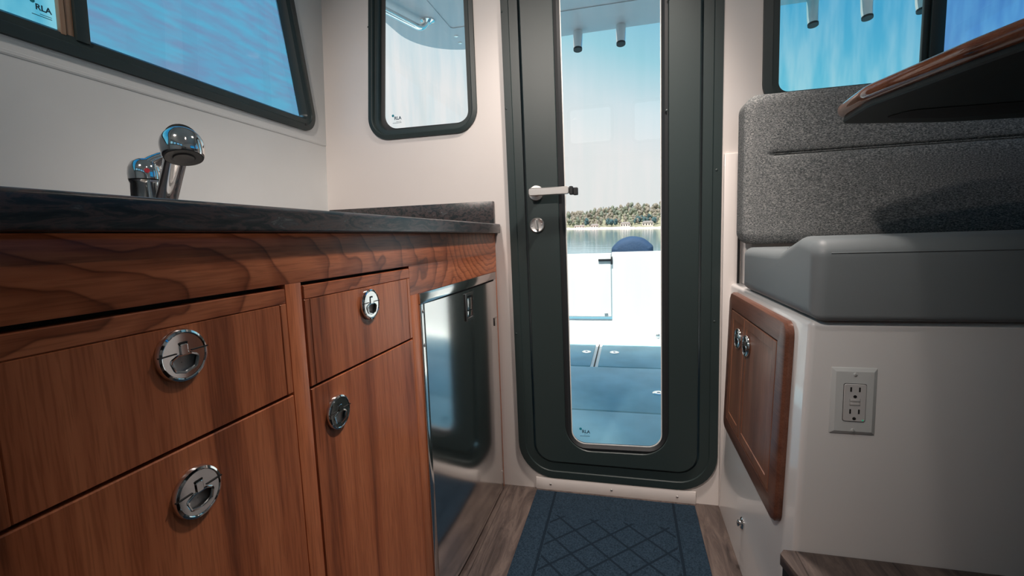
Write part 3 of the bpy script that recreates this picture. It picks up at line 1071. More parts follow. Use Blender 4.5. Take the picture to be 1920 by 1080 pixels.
for i, q in enumerate(pts):
    s_ = i / 10
    wv, hv = 0.021 * (1 - s_) + 0.011 * s_, 0.013 * (1 - s_) + 0.0045 * s_
    dr = (pts[min(i + 1, 10)] - pts[max(i - 1, 0)]).normalized()
    sd = dr.cross(Vector((0, 0, 1))).normalized()
    upv = sd.cross(dr)
    rows.append([bm.verts.new(q + sd * (wv * math.cos(a)) + upv * (hv * math.sin(a))) for a in [2 * PI * j / 20 for j in range(20)]])
for i in range(len(rows) - 1):
    for j in range(20):
        bm.faces.new((rows[i][j], rows[i][(j + 1) % 20], rows[i + 1][(j + 1) % 20], rows[i + 1][j]))
bm.faces.new(rows[0][::-1])
bm.faces.new(rows[-1])
obj('lever', bm, 'chrome', fc)
bm = newbm()
lathe(bm, (-0.7795, 0.616, 1.0125), (0.9, -0.5, 0), [(0.0038, 0), (0.0038, 0.003)], n=16)
obj('temperature_dot', bm, 'red', fc, label='red dot for hot water')
bm = newbm()
a, b_ = Vector((-0.772, 0.625, 0.928)), Vector((-0.662, 0.574, 1.030))
dv = (b_ - a)
tube(bm, [a - dv * 0.02, a + dv * 0.04], 0.0168, 32)
obj('hose_collar', bm, 'chrome', fc)
bm = newbm()
tube(bm, [a + dv * 0.04, a + dv * 0.4, a + dv * 0.75, a + dv * 0.93], [0.0150, 0.0150, 0.0150, 0.0155], 32)
obj('spray_wand', bm, 'chrome', fc)
# spray head: round dome that opens downward toward the sink
hc = Vector((-0.607, 0.534, 1.027))
hn = Vector((0.27, -0.20, -0.93)).normalized()
bm = newbm()
prof = [(0.0235, 0.0215), (0.0250, 0.0190), (0.0262, 0.012)]
for i in range(13):
    th = PI / 2 * i / 12
    prof.append((0.0268 * math.cos(th) + 0.0001, 0.004 - 0.0275 * math.sin(th)))
lathe(bm, hc, hn, prof, n=48, cap0=False)
tube(bm, [a + dv * 0.90, a + dv * 1.02, hc + Vector((-0.024, 0.018, 0.010)), hc + Vector((0, 0, 0.006))], [0.0150, 0.0165, 0.0195, 0.021], 32)
head = obj('spray_head', bm, 'chrome', fc)
bm = newbm()
lathe(bm, hc, hn, [(0.0243, 0.0200), (0.0222, 0.0222), (0.0135, 0.0215), (0.0125, 0.0235), (0.011, 0.0240)], n=48)
obj('aerator', bm, 'rubber', head, label='black nozzle face')

# ------------------------------------------------------------------ refrigerator
fg = thing('refrigerator', 'mirror bright stainless steel refrigerator built into the cabinet beside the door', 'refrigerator', (-0.75, 1.2, FZ))
bm = newbm()
fbox(bm, FG, 0.902, 1.489, 0.005, 0.764, -0.35, -0.006)
obj('body', finish(bm, 0.002), 'dark', fg)
bm = newbm()
fbox(bm, FG, 0.8995, 1.4910, 0.7435, 0.7675, -0.0055, 0.0040)
obj('top_trim', finish(bm, 0.0012), 'fridge', fg)
bm = newbm()
fbox(bm, FG, 0.8995, 0.922, FZ + 0.001, 0.7430, -0.0055, 0.0030)
obj('side_trim', finish(bm, 0.0012), 'fridge', fg)
bm = newbm()
fbox(bm, FG, 1.464, 1.4910, FZ + 0.001, 0.7430, -0.0055, 0.0030)
obj('side_trim', finish(bm, 0.0012), 'fridge', fg)
bm = newbm()
layered(bm, FG, rect(0.9275, 1.459, 0.004, 0.7395), 0.003, [(0.0, -0.0055), (0.0, 0.0045), (0.002, 0.0060)], True, True, n=4)
bm.free()
bm = newbm()
NU = 28
us = [0.9275 + (1.459 - 0.9275) * i / NU for i in range(NU + 1)]


def bow(u):
    k_ = max(0.0, (1.26 - u) / 0.3325)
    return 0.006 - 0.0125 * k_ * k_


rows = []
for u in us:
    rows.append([bm.verts.new(FG(u, v, h)) for v, h in ((0.004, -0.014), (0.004, bow(u)), (0.7395, bow(u)), (0.7395, -0.014))])
for a_, b_ in zip(rows, rows[1:]):
    for j in range(4):
        bm.faces.new((a_[j], a_[(j + 1) % 4], b_[(j + 1) % 4], b_[j]))
bm.faces.new(rows[0][::-1])
bm.faces.new(rows[-1])
fd = obj('fridge_door', bm, 'fridge', fg, ang=30)
F2 = Frame(FG(0, 0, 0.006), FG.u, FG.v, FG.n)
bm = newbm()
layered(bm, F2, rect(1.172, 1.232, 0.654, 0.732), 0.004, [(0.0, 0.0), (0.001, 0.0035), (0.008, 0.0035), (0.010, 0.0005), (0.0, 0.0003)], n=5, close=True)
lt = obj('latch_frame', bm, 'steel_plate', fd)
bm = newbm()
fbox(bm, F2, 1.183, 1.222, 0.664, 0.722, 0.0002, 0.0008)
obj('latch_recess', bm, 'dark', fd)
bm = newbm()
fbox(bm, F2, 1.1845, 1.2205, 0.684, 0.717, 0.0008, 0.0028)
obj('latch_paddle', finish(bm, 0.001), 'steel_plate', fd)
bm = newbm()
fbox(bm, F2, 1.1845, 1.2205, 0.666, 0.6815, 0.0008, 0.0020)
obj('latch_button', finish(bm, 0.001), 'chrome', fd)
F3 = Frame(FG(0, 0, 0.003), FG.u, FG.v, FG.n)
screw(F3, 0.910, 0.652, 0.0, 0.0042, fg, 'steel')
screw(F3, 0.911, 0.727, 0.0, 0.0042, fg, 'steel')
screw(F3, 1.478, 0.615, 0.0, 0.0042, fg, 'steel')
screw(F3, 1.479, 0.060, 0.0, 0.0042, fg, 'steel')
bm = newbm()
fbox(bm, F3, 1.440, 1.472, 0.612, 0.616, 0.003, 0.006)
fbox(bm, F3, 1.440, 1.446, 0.590, 0.616, 0.003, 0.006)
obj('catch', finish(bm, 0.001), 'steel_plate', fg)

# ------------------------------------------------------------------ floor mat
mt = B((-0.312, 0.36, FZ), (0.208, 1.492, 0.0), 0.003)
mt = tag(obj('floor_mat', mt, 'mat'), 'navy blue carpet mat with pressed diamond pattern lying before the door', 'mat')

# ------------------------------------------------------------------ dinette
def bx(y, z):
    return 0.285 + 0.032 * z


FB = Frame((0.285, 0, 0), (0, 1, 0), (0.032, 0, 1), (-1, 0, 0.032))   # aisle face of the bench, u = y, v = z
bm = newbm()
ps = []
for z in (FZ, 0.718):
    for x, y in ((bx(0, z), 0.885), (1.40, 0.885), (1.40, 1.5185), (bx(0, z), 1.5185)):
        ps.append(bm.verts.new((x, y, z)))
for f in ((3, 2, 1, 0), (4, 5, 6, 7), (0, 1, 5, 4), (1, 2, 6, 5), (2, 3, 7, 6), (3, 0, 4, 7)):
    bm.faces.new([ps[i] for i in f])
finish(bm)
es = [e for e in bm.edges if abs((e.verts[0].co + e.verts[1].co).y / 2 - 1.5185) > 0.01 and min(v.co.z for v in e.verts) > -0.5 and not all(v.co.z < 0.1 for v in e.verts)]
bmesh.ops.bevel(bm, geom=es, offset=0.010, segments=4, profile=0.5, affect='EDGES')
bench = tag(obj('dinette_bench', bm, 'gelcoat_gloss', None), 'glossy white moulded bench base under the grey seat cushion', 'bench')
bm = B((0.334, 1.462, 0.7185), (0.352, 1.5185, 1.098), 0.004)
obj('end_flange', bm, 'gelcoat_gloss', bench)

# storage locker in the aisle face
lk = thing('storage_locker', 'teak framed locker with two small doors set in the white bench side', 'locker', (0.30, 1.2, 0.29))
lo = [(0.953, 0.290), (1.452, 0.290), (1.452, 0.702), (0.953, 0.702)]
bm = newbm()
layered(bm, FB, lo, [0.028, 0.028, 0.028, 0.028], [(0.0, 0.0005), (0.0, 0.009), (0.004, 0.014), (0.011, 0.016), (0.044, 0.016), (0.046, 0.010), (0.0465, 0.0005)], close=True)
obj('frame', bm, 'wood_frame', lk, ang=25)
for u0, u1, ku in ((1.0005, 1.2575, 1.222), (1.2605, 1.4045, 1.308)):
    bm = newbm()
    prof = [(0.0, 0.001), (0.0, 0.0145), (0.0015, 0.016), (0.022, 0.016), (0.0235, 0.0145), (0.030, 0.0150)]
    layered(bm, FB, rect(u0, u1, 0.3375, 0.6545), 0.001, prof, True, True, n=3)
    dr = obj('locker_door', bm, 'wood_locker', lk, ang=15)
    pull(Frame(FB(0, 0, 0.016), FB.u, FB.v, FB.n), ku, 0.592, dr, r_=0.0275)

bm = newbm()
lathe(bm, FB(1.227, 0.119, 0.0), FB.n, [(0.0165, 0.0), (0.0165, 0.003), (0.013, 0.006), (0.008, 0.007), (0.0075, 0.010), (0.0090, 0.012), (0.006, 0.014)], n=28)
tag(obj('drain_knob', bm, 'chrome'), 'small round chrome knob low on the white bench side', 'knob')

# power outlet on the forward face of the bench
FO = Frame((0, 0.885, 0), (1, 0, 0), (0, 0, 1), (0, -1, 0))
ou = thing('power_outlet', 'white double power outlet with reset buttons on the white bench front', 'outlet', (0.377, 0.885, 0.52))
bm = newbm()
layered(bm, FO, rect(0.3425, 0.4120, 0.5195, 0.6385), 0.002, [(0.0, 0.0003), (0.001, 0.0018), (0.0065, 0.0052), (0.015, 0.0055)], True, True, n=4)
obj('cover_plate', bm, 'plastic_w', ou, ang=15)
bm = newbm()
layered(bm, FO, rect(0.3605, 0.3950, 0.5440, 0.6115), 0.003, [(0.0, 0.0050), (0.0, 0.0057), (0.0008, 0.0057)], True, True, n=4)
obj('opening_shadow', bm, 'dark', ou)
bm = newbm()
layered(bm, FO, rect(0.3612, 0.3943, 0.5448, 0.6107), 0.003, [(0.0, 0.0055), (0.0, 0.0068), (0.0006, 0.0074)], True, True, n=4)
rec = obj('receptacle', bm, 'plastic_d', ou)
for cz_ in (0.6015, 0.5625):
    for dx in (-0.0065, 0.0065):
        bm = newbm()
        fbox(bm, FO, 0.3777 + dx - 0.0012, 0.3777 + dx + 0.0012, cz_ - 0.004, cz_ + 0.004, 0.0072, 0.0078)
        obj('blade_slot', bm, 'dark', rec, smooth=False)
    bm = newbm()
    lathe(bm, FO(0.3777, cz_ - 0.0125, 0.0072), FO.n, [(0.0027, 0), (0.0027, 0.0006)], n=18)
    obj('ground_slot', bm, 'dark', rec)
for z0 in (0.5800, 0.5735):
    bm = newbm()
    fbox(bm, FO, 0.3698, 0.3857, z0 - 0.0001, z0 + 0.0052, 0.0072, 0.0077)
    obj('button_shadow', bm, 'steel', rec, smooth=False)
    bm = newbm()
    fbox(bm, FO, 0.3703, 0.3852, z0 + 0.0004, z0 + 0.0048, 0.0073, 0.0084)
    obj('reset_button', finish(bm, 0.0003), 'plastic_d', rec)
bm = newbm()
lathe(bm, FO(0.3905, 0.5475, 0.0073), FO.n, [(0.0012, 0), (0.0012, 0.0006)], n=14)
obj('indicator_light', bm, 'led', rec, label='green indicator light')
for zz in (0.6275, 0.5285):
    s_ = screw(FO, 0.3775, zz, 0.0055, 0.0032, ou, 'plastic_w')
    bm = newbm()
    fbox(bm, FO, 0.3772, 0.3778, zz - 0.003, zz + 0.003, 0.0064, 0.0072)
    obj('screw_slot', bm, 'steel', s_, smooth=False)

# seat cushion with a raised front roll
cu = thing('seat_cushion', 'smooth grey vinyl seat cushion with raised front roll on the bench', 'cushion', (0.8, 1.1, 0.7185))
FC = Frame((0, 0, 0), (0, 1, 0), (0, 0, 1), (-1, 0, 0))
prof_pts = [(0.872, 0.7195), (1.362, 0.7195), (1.362, 0.832), (1.060, 0.836), (0.955, 0.8645), (0.868, 0.858)]
bm = newbm()
X0, X1 = -0.306, -1.38
lay = []
for i in range(7):
    th = PI / 2 * i / 6
    lay.append((0.022 * (1 - math.sin(th)), X0 - 0.022 * (1 - math.cos(th))))
lay2 = [(o_, h) for o_, h in lay]
layered(bm, FC, prof_pts, [0.012, 0.012, 0.018, 0.10, 0.05, 0.032], lay2 + [(0.0, X1 + 0.02), (0.01, X1)], True, True, n=8)
obj('pad', bm, 'vinyl', cu, ang=60)
bm = newbm()
for off in (0.0, 0.010):
    tube(bm, [(X, 1.046 - off + 0.0, 0.8385 + off * 0.25) for X in (0.318, 0.6, 1.0, 1.36)], 0.0016, 8)
obj('seam', bm, 'vinyl', cu)
bm = newbm()
tube(bm, [(0.330, 0.8692, 0.836), (0.5, 0.8686, 0.836), (1.0, 0.8686, 0.836), (1.36, 0.8686, 0.836)], 0.0009, 8)
obj('seam', bm, 'vinyl', cu)


def pillow(bm, F, u0, u1, v0, v1, rc_, T, re_, groove=None, nu=110, nv=70):
    us = [u0 + (u1 - u0) * (0.5 - 0.5 * math.cos(PI * i / nu)) for i in range(nu + 1)]
    vs_ = [v0 + (v1 - v0) * (0.5 - 0.5 * math.cos(PI * i / nv)) for i in range(nv + 1)]
    if groove:
        vs_ = sorted(set(vs_) | {groove[0] + d * 0.0022 for d in range(-7, 8)})
    G = []
    for v in vs_:
        row = []
        for u in us:
            cu_ = min(max(u, u0 + rc_), u1 - rc_)
            cv = min(max(v, v0 + rc_), v1 - rc_)
            du, dv_ = u - cu_, v - cv
            uu, vv = u, v
            if du != 0 and dv_ != 0:
                m_ = max(abs(du), abs(dv_))
                l_ = math.hypot(du, dv_)
                uu, vv = cu_ + du / l_ * m_, cv + dv_ / l_ * m_
                dist = rc_ - m_
            else:
                dist = min(u - u0, u1 - u, v - v0, v1 - v)
            s_ = min(max(dist, 0) / re_, 1.0)
            h = T * (1 - 0.25) + T * 0.25 * math.sqrt(max(0, 1 - (1 - s_) ** 2)) if dist > 1e-9 else T * 0.72
            h += 0.004 * math.sin(PI * (u - u0) / (u1 - u0)) * math.sin(PI * (v - v0) / (v1 - v0))
            if groove and dist > 1e-9:
                tp = min(max((u - groove[1]) / 0.02, 0), 1)
                h -= 0.010 * tp * math.exp(-((v - groove[0]) / 0.0042) ** 2) + 0.004 * tp * math.exp(-((v - groove[0]) / 0.018) ** 2)
            row.append(bm.verts.new(F(uu, vv, h)))
        G.append(row)
    for i in range(len(G) - 1):
        for j in range(len(us) - 1):
            bm.faces.new((G[i][j], G[i][j + 1], G[i + 1][j + 1], G[i + 1][j]))
    rim = G[0][:] + [r_[-1] for r_ in G[1:]] + G[-1][-2::-1] + [r_[0] for r_ in G[-2:0:-1]]
    back = [bm.verts.new(v.co - F.n * (v.co - F.o).dot(F.n)) for v in rim]
    k = len(rim)
    for i in range(k):
        bm.faces.new((rim[i], rim[(i + 1) % k], back[(i + 1) % k], back[i]))
    bm.faces.new(back[::-1])
    return bm


bk = thing('backrest_cushion', 'heather grey woven backrest cushion standing behind the vinyl seat cushion', 'cushion', (0.8, 1.45, 0.835))
FK = Frame((0, 1.462, 0), (1, 0, 0), (0, 0, 1), (0, -1, 0))
bm = newbm()
pillow(bm, FK, 0.310, 1.36, 0.8385, 1.236, 0.035, 0.082, 0.03, groove=(1.077, 0.365))
obj('pad', bm, 'fabric', bk, ang=70)
bm = newbm()
tube(bm, [(0.376, 1.3885, 1.077), (0.6, 1.3855, 1.077), (1.0, 1.3855, 1.077), (1.34, 1.3885, 1.077)], 0.0016, 8)
obj('seam', bm, 'fabric', bk)
bm = newbm()
tube(bm, [(0.324, 1.3945, z) for z in (0.88, 0.95, 1.05, 1.15, 1.20)], 0.0012, 8)
obj('seam', bm, 'fabric', bk)

hc_ = thing('sun_block_console', 'unseen dark grey dashboard console added below the windscreen to catch the sun', 'console', (0.15, -0.9, FZ))  # unseen, added to keep windscreen sun from bouncing off the floor
bm = newbm()
box(bm, (-1.00, -1.098, FZ + 0.001), (1.25, -0.72, 1.46))
obj('body', finish(bm, 0.03, 3), 'gelcoat_gloss', hc_, smooth=False)
bm = newbm()
box(bm, (-1.02, -1.098, 1.4605), (1.27, -0.66, 1.50))
obj('dashboard', finish(bm, 0.012, 3), 'laminate', hc_, smooth=False)
# facing dinette seat behind the viewpoint, added to shade the bench front
bm = newbm()
box(bm, (0.50, -0.46, 0.2905), (1.39, -0.02, 0.70))
fs = thing('shading_bench_seat', 'unseen grey bench seat forward of the table, added to shade the bench front', 'seat', (0.95, -0.25, 0.2905))
obj('base', finish(bm, 0.012), 'gelcoat_gloss', fs)
bm = newbm()
box(bm, (0.49, -0.46, 0.701), (1.38, 0.0, 0.83))
obj('pad', finish(bm, 0.025, 4), 'vinyl', fs)
bm = newbm()
box(bm, (0.49, -0.46, 0.831), (1.38, -0.34, 1.38))
obj('backrest', finish(bm, 0.03, 4), 'fabric', fs)
# raised dinette floor
bm = newbm()
poly = [(0.270, 0.8835), (0.262, 0.872), (0.330, 0.62), (0.42, 0.30), (0.55, -0.5), (1.40, -0.5), (1.40, 0.8835)]
prism(bm, [(0.277, 0.8835), (0.268, 0.870), (0.338, 0.56), (0.45, 0.10), (0.60, -0.5), (1.40, -0.5), (1.40, 0.8835)][::1], 0.268, 0.290)
finish(bm, 0.0012)
pl = tag(obj('dinette_platform', bm, 'floor'), 'raised dark plank platform at the foot of the white bench front', 'platform')
bm = newbm()
prism(bm, [(0.280, 0.8830), (0.272, 0.868), (0.342, 0.56), (0.454, 0.10), (0.604, -0.49), (1.39, -0.49), (1.39, 0.8830)], FZ, 0.2675)
obj('riser', finish(bm), 'laminate', pl, label='dark riser below the platform edge')

# ------------------------------------------------------------------ dinette table
tb = thing('dinette_table', 'dark table seen from below, with glossy varnished wooden edge, above the dinette', 'table', (0.85, 0.6, 0.29))
ZT = 1.085
outl = [(0.600, 1.150), (0.392, 1.055), (0.392, 0.925), (0.4350, 0.775), (0.464, 0.690), (0.52, 0.30), (0.54, -0.15), (1.25, -0.15), (1.25, 1.195), (0.80, 1.182)]
# outline counter-clockwise seen from below
FTB = Frame((0, 0, ZT), (1, 0, 0), (0, 1, 0), (0, 0, 1))
ccw = [(0.395, 0.950), (0.436, 0.770), (0.470, 0.660), (0.55, 0.30), (0.56, -0.15), (1.25, -0.15), (1.25, 1.20), (0.80, 1.185), (0.62, 1.160), (0.406, 1.087)]
rad = [0.10, 0.3, 0.3, 0.3, 0.08, 0.08, 0.08, 0.3, 0.2, 0.04]
bm = newbm()
pr = []
for i in range(13):
    th = -PI / 2 + PI * i / 12
    pr.append((0.014 - 0.014 * math.cos(th), 0.022 + 0.014 * math.sin(th)))
layered(bm, FTB, ccw, rad, pr + [(0.035, 0.036), (0.035, 0.008)], close=True, n=8)
obj('edge', bm, 'wood_gloss', tb, ang=50, label='glossy varnished wooden edge')
bm = newbm()
layered(bm, FTB, ccw, rad, [(0.012, 0.0085), (0.010, 0.001), (0.012, -0.002), (0.018, -0.003), (0.05, -0.003)], True, True, n=8)
obj('underside', bm, 'laminate', tb)
bm = newbm()
layered(bm, FTB, ccw, rad, [(0.0348, 0.009), (0.0348, 0.036)], True, True, n=8)
obj('top', bm, 'wood_gloss', tb)
bm = newbm()
layered(bm, FTB, [(0.470, 1.045), (0.495, 0.995), (1.15, 1.02), (1.15, 1.13), (0.60, 1.095)], 0.02, [(0, -0.0035), (0, -0.0042), (0.004, -0.0046)], True, True)
obj('slide_rail', bm, 'dark', tb)
bm = newbm()
tube(bm, [(0.85, 0.45, 0.30), (0.85, 0.45, 1.06)], 0.035, 28)
obj('pedestal', bm, 'steel', tb)
bm = newbm()
lathe(bm, (0.85, 0.45, 0.290), (0, 0, 1), [(0.13, 0), (0.13, 0.006), (0.05, 0.02), (0.036, 0.03)], n=36)
obj('mount', bm, 'steel', tb)
bm = newbm()
lathe(bm, (0.85, 0.45, 1.082), (0, 0, -1), [(0.12, 0), (0.12, 0.006), (0.05, 0.02), (0.036, 0.03)], n=36)
obj('mount', bm, 'steel', tb)

# ------------------------------------------------------------------ cockpit, aft of the cabin
bm = B((-1.45, 1.572, -0.10), (1.75, 3.85, -0.012))
ck = struct(obj('floor_cockpit', bm, 'deck_white'))


def hatch(x0, x1, y0, y1, lab):
    t_ = thing('deck_hatch', lab, 'hatch', ((x0 + x1) / 2, (y0 + y1) / 2, -0.012), None)
    b_ = B((x0, y0, -0.0118), (x1, y1, -0.001), 0.003)
    obj('lid', b_, 'nonskid', t_)
    return t_


h1 = hatch(-1.30, -0.247, 3.065, 3.69, 'blue grey nonskid deck hatch on the left, at the transom')
h2 = hatch(-0.195, 1.60, 3.065, 3.69, 'blue grey nonskid deck hatch right of the diagonal seam, at the transom')
h3 = hatch(-1.30, 1.60, 2.275, 3.043, 'wide blue grey deck hatch panel in the middle of the cockpit')
h4 = hatch(-1.30, 1.60, 1.62, 2.258, 'wide blue grey deck hatch panel nearest the cabin door')
bm = B((-0.2255, 3.046, -0.012), (-0.2165, 3.72, -0.0085))
obj('seam', bm, 'dark', ck)
for x, y, h in ((-0.300, 3.425, h1), (-0.095, 3.43, h2), (0.166, 2.56, h3)):
    bm = newbm()
    lathe(bm, (x, y, -0.001), (0, 0, 1), [(0.034, 0), (0.034, 0.004), (0.028, 0.007), (0.012, 0.006), (0.010, 0.003), (0.004, 0.003)], n=28)
    obj('lift_ring', bm, 'chrome', h)

# transom with its door
FTR = Frame((0, 3.75, 0), (1, 0, 0), (0, 0, 1), (0, -1, 0))
bm = newbm()
plate(bm, FTR, [(-1.45, -0.012), (1.75, -0.012), (1.75, 0.734), (-0.1175, 0.734), (-0.1175, 0.178), (-0.90, 0.178), (-0.90, 0.734), (-1.45, 0.734)], [], 0.0, -0.10)
tr = struct(obj('wall_transom', finish(bm, 0.004), 'deck_white', smooth=False))
td = thing('transom_door', 'white transom door with dark hinge and blue gap along its foot', 'door', (-0.5, 3.78, 0.21))
bm = newbm()
fbox(bm, FTR, -0.890, -0.1225, 0.213, 0.728, 0.003, -0.06)
obj('panel', finish(bm, 0.006), 'deck_white', td, smooth=False)
bm = newbm()
fbox(bm, FTR, -0.222, -0.122, 0.666, 0.684, 0.003, 0.014)
fbox(bm, FTR, -0.122, -0.112, 0.640, 0.702, 0.001, 0.016)
obj('hinge', finish(bm, 0.002), 'rubber', td, label='dark hinge strap')
bm = newbm()
fbox(bm, FTR, -0.178, -0.150, 0.234, 0.246, 0.003, 0.012)
obj('catch', finish(bm, 0.002), 'steel', td)
bm = newbm()
lathe(bm, FTR(0.236, 0.068, 0.0), FTR.n, [(0.016, 0), (0.016, 0.006), (0.009, 0.010)], n=24)
lathe(bm, FTR(0.268, 0.064, 0.0), FTR.n, [(0.006, 0), (0.006, 0.02)], n=12)
tag(obj('washdown_fitting', bm, 'steel'), 'small metal fitting low on the white transom at the right', 'fitting')
for nm, x0, x1 in (('wall_bulwark_left', -1.52, -1.45), ('wall_bulwark_right', 1.75, 1.82)):
    bm = B((x0, 1.572, -0.3), (x1, 3.85, 0.80), 0.01)
    struct(obj(nm, bm, 'deck_white'))

# hardtop over the cockpit
ht = thing('hardtop', 'grey white overhanging hardtop roof above the cockpit', 'roof', (0.2, 2.1, 2.0))
FH = Frame((0, 0, 2.0), (1, 0, 0), (0, 1, 0), (0, 0, 1))
hp = [(-1.20, 1.575), (1.75, 1.575), (1.75, 2.735), (-1.20, 2.735)]
bm = newbm()
layered(bm, FH, hp, [0.02, 0.02, 0.35, 0.34], [(0.03, 0.0), (0.006, 0.0), (0.0, 0.012), (0.0, 0.055), (0.01, 0.065)], True, True, n=14)
obj('roof_panel', bm, 'hardtop', ht, ang=25)
bm = newbm()
layered(bm, FH, hp, [0.02, 0.02, 0.33, 0.32], [(0.05, 0.001), (0.05, -0.004), (0.30, -0.004), (0.30, 0.001)], close=True, n=14)
obj('soffit', bm, 'hardtop', ht)
for x, y in ((-0.906, 2.525), (-0.916, 2.615)):
    bm = newbm()
    lathe(bm, (x, y, 1.9965), (0, 0, -1), [(0.011, 0), (0.011, 0.004), (0.006, 0.007)], n=20)
    obj('bolt', bm, 'steel', ht)
gr = thing('grab_rail', 'polished steel grab rail hanging under the left side of the hardtop', 'rail', (-1.1, 2.2, 1.93))
bm = newbm()
P = [(-1.145, 1.86, 1.95), (-1.084, 2.054, 1.95), (-1.022, 2.24, 1.95)] + bez((-1.022, 2.24, 1.95), (-1.000, 2.30, 1.945), (-0.980, 2.305, 1.992), 8)[1:]
tube(bm, P, 0.0155, 20)
P2 = bez((-1.145, 1.86, 1.95), (-1.17, 1.79, 1.945), (-1.15, 1.77, 1.992), 8)
tube(bm, P2, 0.0155, 20)
obj('tube', bm, 'chrome', gr)
for c_ in ((-0.978, 2.306, 1.996), (-1.15, 1.77, 1.996)):
    bm = newbm()
    lathe(bm, c_, (0, 0, -1), [(0.036, 0), (0.036, 0.006), (0.022, 0.012), (0.017, 0.016)], n=28)
    obj('flange', bm, 'chrome', gr)

xs_rod = [-0.253, -0.023, 0.206, 0.434, 0.664, 0.890, 1.119, 1.340]
labs = ['chrome rod holder under the hardtop edge, left one seen through the door glass',
        'chrome rod holder under the hardtop edge, right one seen through the door glass',
        'chrome rod holder hidden behind the right side of the black door',
        'chrome rod holder behind the wall between door and right window',
        'chrome rod holder under the hardtop edge, in the left corner of the right window',
        'chrome rod holder under the hardtop edge, left of the middle in the right window',
        'chrome rod holder under the hardtop edge, middle one in the right window',
        'chrome rod holder under the hardtop edge, against the right window mullion']
xs_rod = [(-0.253, labs[0]), (-0.023, labs[1]), (0.890, 'chrome rod holder hanging furthest left in the right window'),
          (1.119, 'chrome rod holder hanging in the middle of the right window'), (1.340, 'chrome rod holder hanging next to the right window mullion')]
for x, lab in xs_rod:
    zt = 1.999
    dz = 0.0 if x < 0.5 else -0.030
    t_ = thing('rod_holder', lab, 'rod holder', (x, 2.66, 1.90), 'rod holders under the hardtop edge')
    bm = newbm()
    tube(bm, [(x, 2.68, zt), (x, 2.67, 1.93 + dz), (x, 2.662, 1.896 + dz)], [0.0265, 0.0245, 0.0225], 28)
    obj('tube', bm, 'chrome', t_)
    bm = newbm()
    tube(bm, [(x, 2.662, 1.898 + dz), (x, 2.660, 1.888 + dz)], [0.0240, 0.0235], 28)
    obj('end_cap', bm, 'rubber', t_)

# outboard engine under a blue cover
en = thing('outboard_engine', 'outboard engine under a dark blue canvas cover behind the transom', 'engine', (0.046, 4.3, -0.2))
bm = newbm()
pts = [(-0.138, 0.60), (0.230, 0.60), (0.230, 0.765), (0.155, 0.835), (0.045, 0.862), (-0.070, 0.825), (-0.135, 0.755)]
FEn = Frame((0, 4.3, 0), (1, 0, 0), (0, 0, 1), (0, -1, 0))
pr = []
for i in range(9):
    th = PI / 2 * i / 8
    pr.append((0.05 * (1 - math.cos(th)) if i else 0.0, 0.16 + 0.07 * math.sin(th)))
layered(bm, FEn, pts, [0.01, 0.01, 0.04, 0.15, 0.2, 0.15, 0.06], [(0.06, -0.40), (0.015, -0.38), (0.0, -0.3), (0.0, 0.0), (0.004, 0.06), (0.02, 0.10), (0.05, 0.12)], True, True, n=6)
obj('canvas_cover', bm, 'blue_canvas', en, ang=60)
bm = newbm()
tube(bm, [(0.046, 4.42, 0.62), (0.046, 4.42, 0.2), (0.046, 4.44, -0.6)], [0.11, 0.09, 0.06], 24)
obj('midsection', bm, 'laminate', en)
bm = newbm()
box(bm, (-0.06, 3.852, 0.30), (0.15, 4.32, 0.60))
obj('bracket', finish(bm, 0.02), 'laminate', en)


# ------------------------------------------------------------------ water, shore and woods
def wz(x, y):
    return -0.48 + 0.01370 * y - 0.0270 * x


bm = newbm()
ps = [(-700, 3.9), (700, 3.9), (700, 402), (-700, 402)]
bm.faces.new([bm.verts.new((x, y, wz(x, y))) for x, y in ps])
wat = obj('water', bm, 'water', smooth=False)
wat['kind'] = 'structure'
tag(wat, 'calm blue sea water between the boat and the far shore', 'water')

random.seed(7)
bm = newbm()
nx = 60
G = []
prof = [(398, -1.0), (400, 0.1), (404, 0.6), (412, 2.0), (430, 3.8), (460, 10.0), (500, 16.5), (560, 17), (600, 0)]
for i in range(nx + 1):
    x = -110 + 190 * i / nx
    k = 1 + 0.004 * (x + 10) + 0.07 * math.sin(x * 0.05 + 1) + 0.03 * math.sin(x * 0.21)
    G.append([bm.verts.new((x, y + random.uniform(-0.6, 0.6), wz(x, 400) + h * (k if h > 1 else 1))) for y, h in prof])
for i in range(nx):
    for j in range(len(prof) - 1):
        bm.faces.new((G[i][j], G[i + 1][j], G[i + 1][j + 1], G[i][j + 1]))
hl = obj('hill', bm, 'hill', ang=80)
hl['kind'] = 'structure'
tag(hl, 'low wooded hill rising behind the far shore', 'hill')
bm = newbm()
G = []
for i in range(nx + 1):
    x = -110 + 190 * i / nx
    a = wz(x, 400)
    G.append([bm.verts.new((x, 397.0, a - 0.4)), bm.verts.new((x, 398.5, a + 0.55 + random.uniform(-0.1, 0.1))), bm.verts.new((x, 404.0 + random.uniform(-1, 1), a + 1.35 + random.uniform(-0.3, 0.4))), bm.verts.new((x, 407, a + 0.3))])
for i in range(nx):
    for j in range(3):
        bm.faces.new((G[i][j], G[i + 1][j], G[i + 1][j + 1], G[i][j + 1]))
bc = obj('beach', bm, 'beach', ang=80)
bc['kind'] = 'structure'
tag(bc, 'pale pinkish beach along the far waterline', 'beach')


def ground(x, y):
    k = 1 + 0.004 * (x + 10) + 0.07 * math.sin(x * 0.05 + 1) + 0.03 * math.sin(x * 0.21)
    for (y0, h0), (y1, h1) in zip(prof, prof[1:]):
        if y0 <= y <= y1:
            return wz(x, 400) + (h0 + (h1 - h0) * (y - y0) / (y1 - y0)) * (k if h0 > 1 else 1)
    return wz(x, 400)


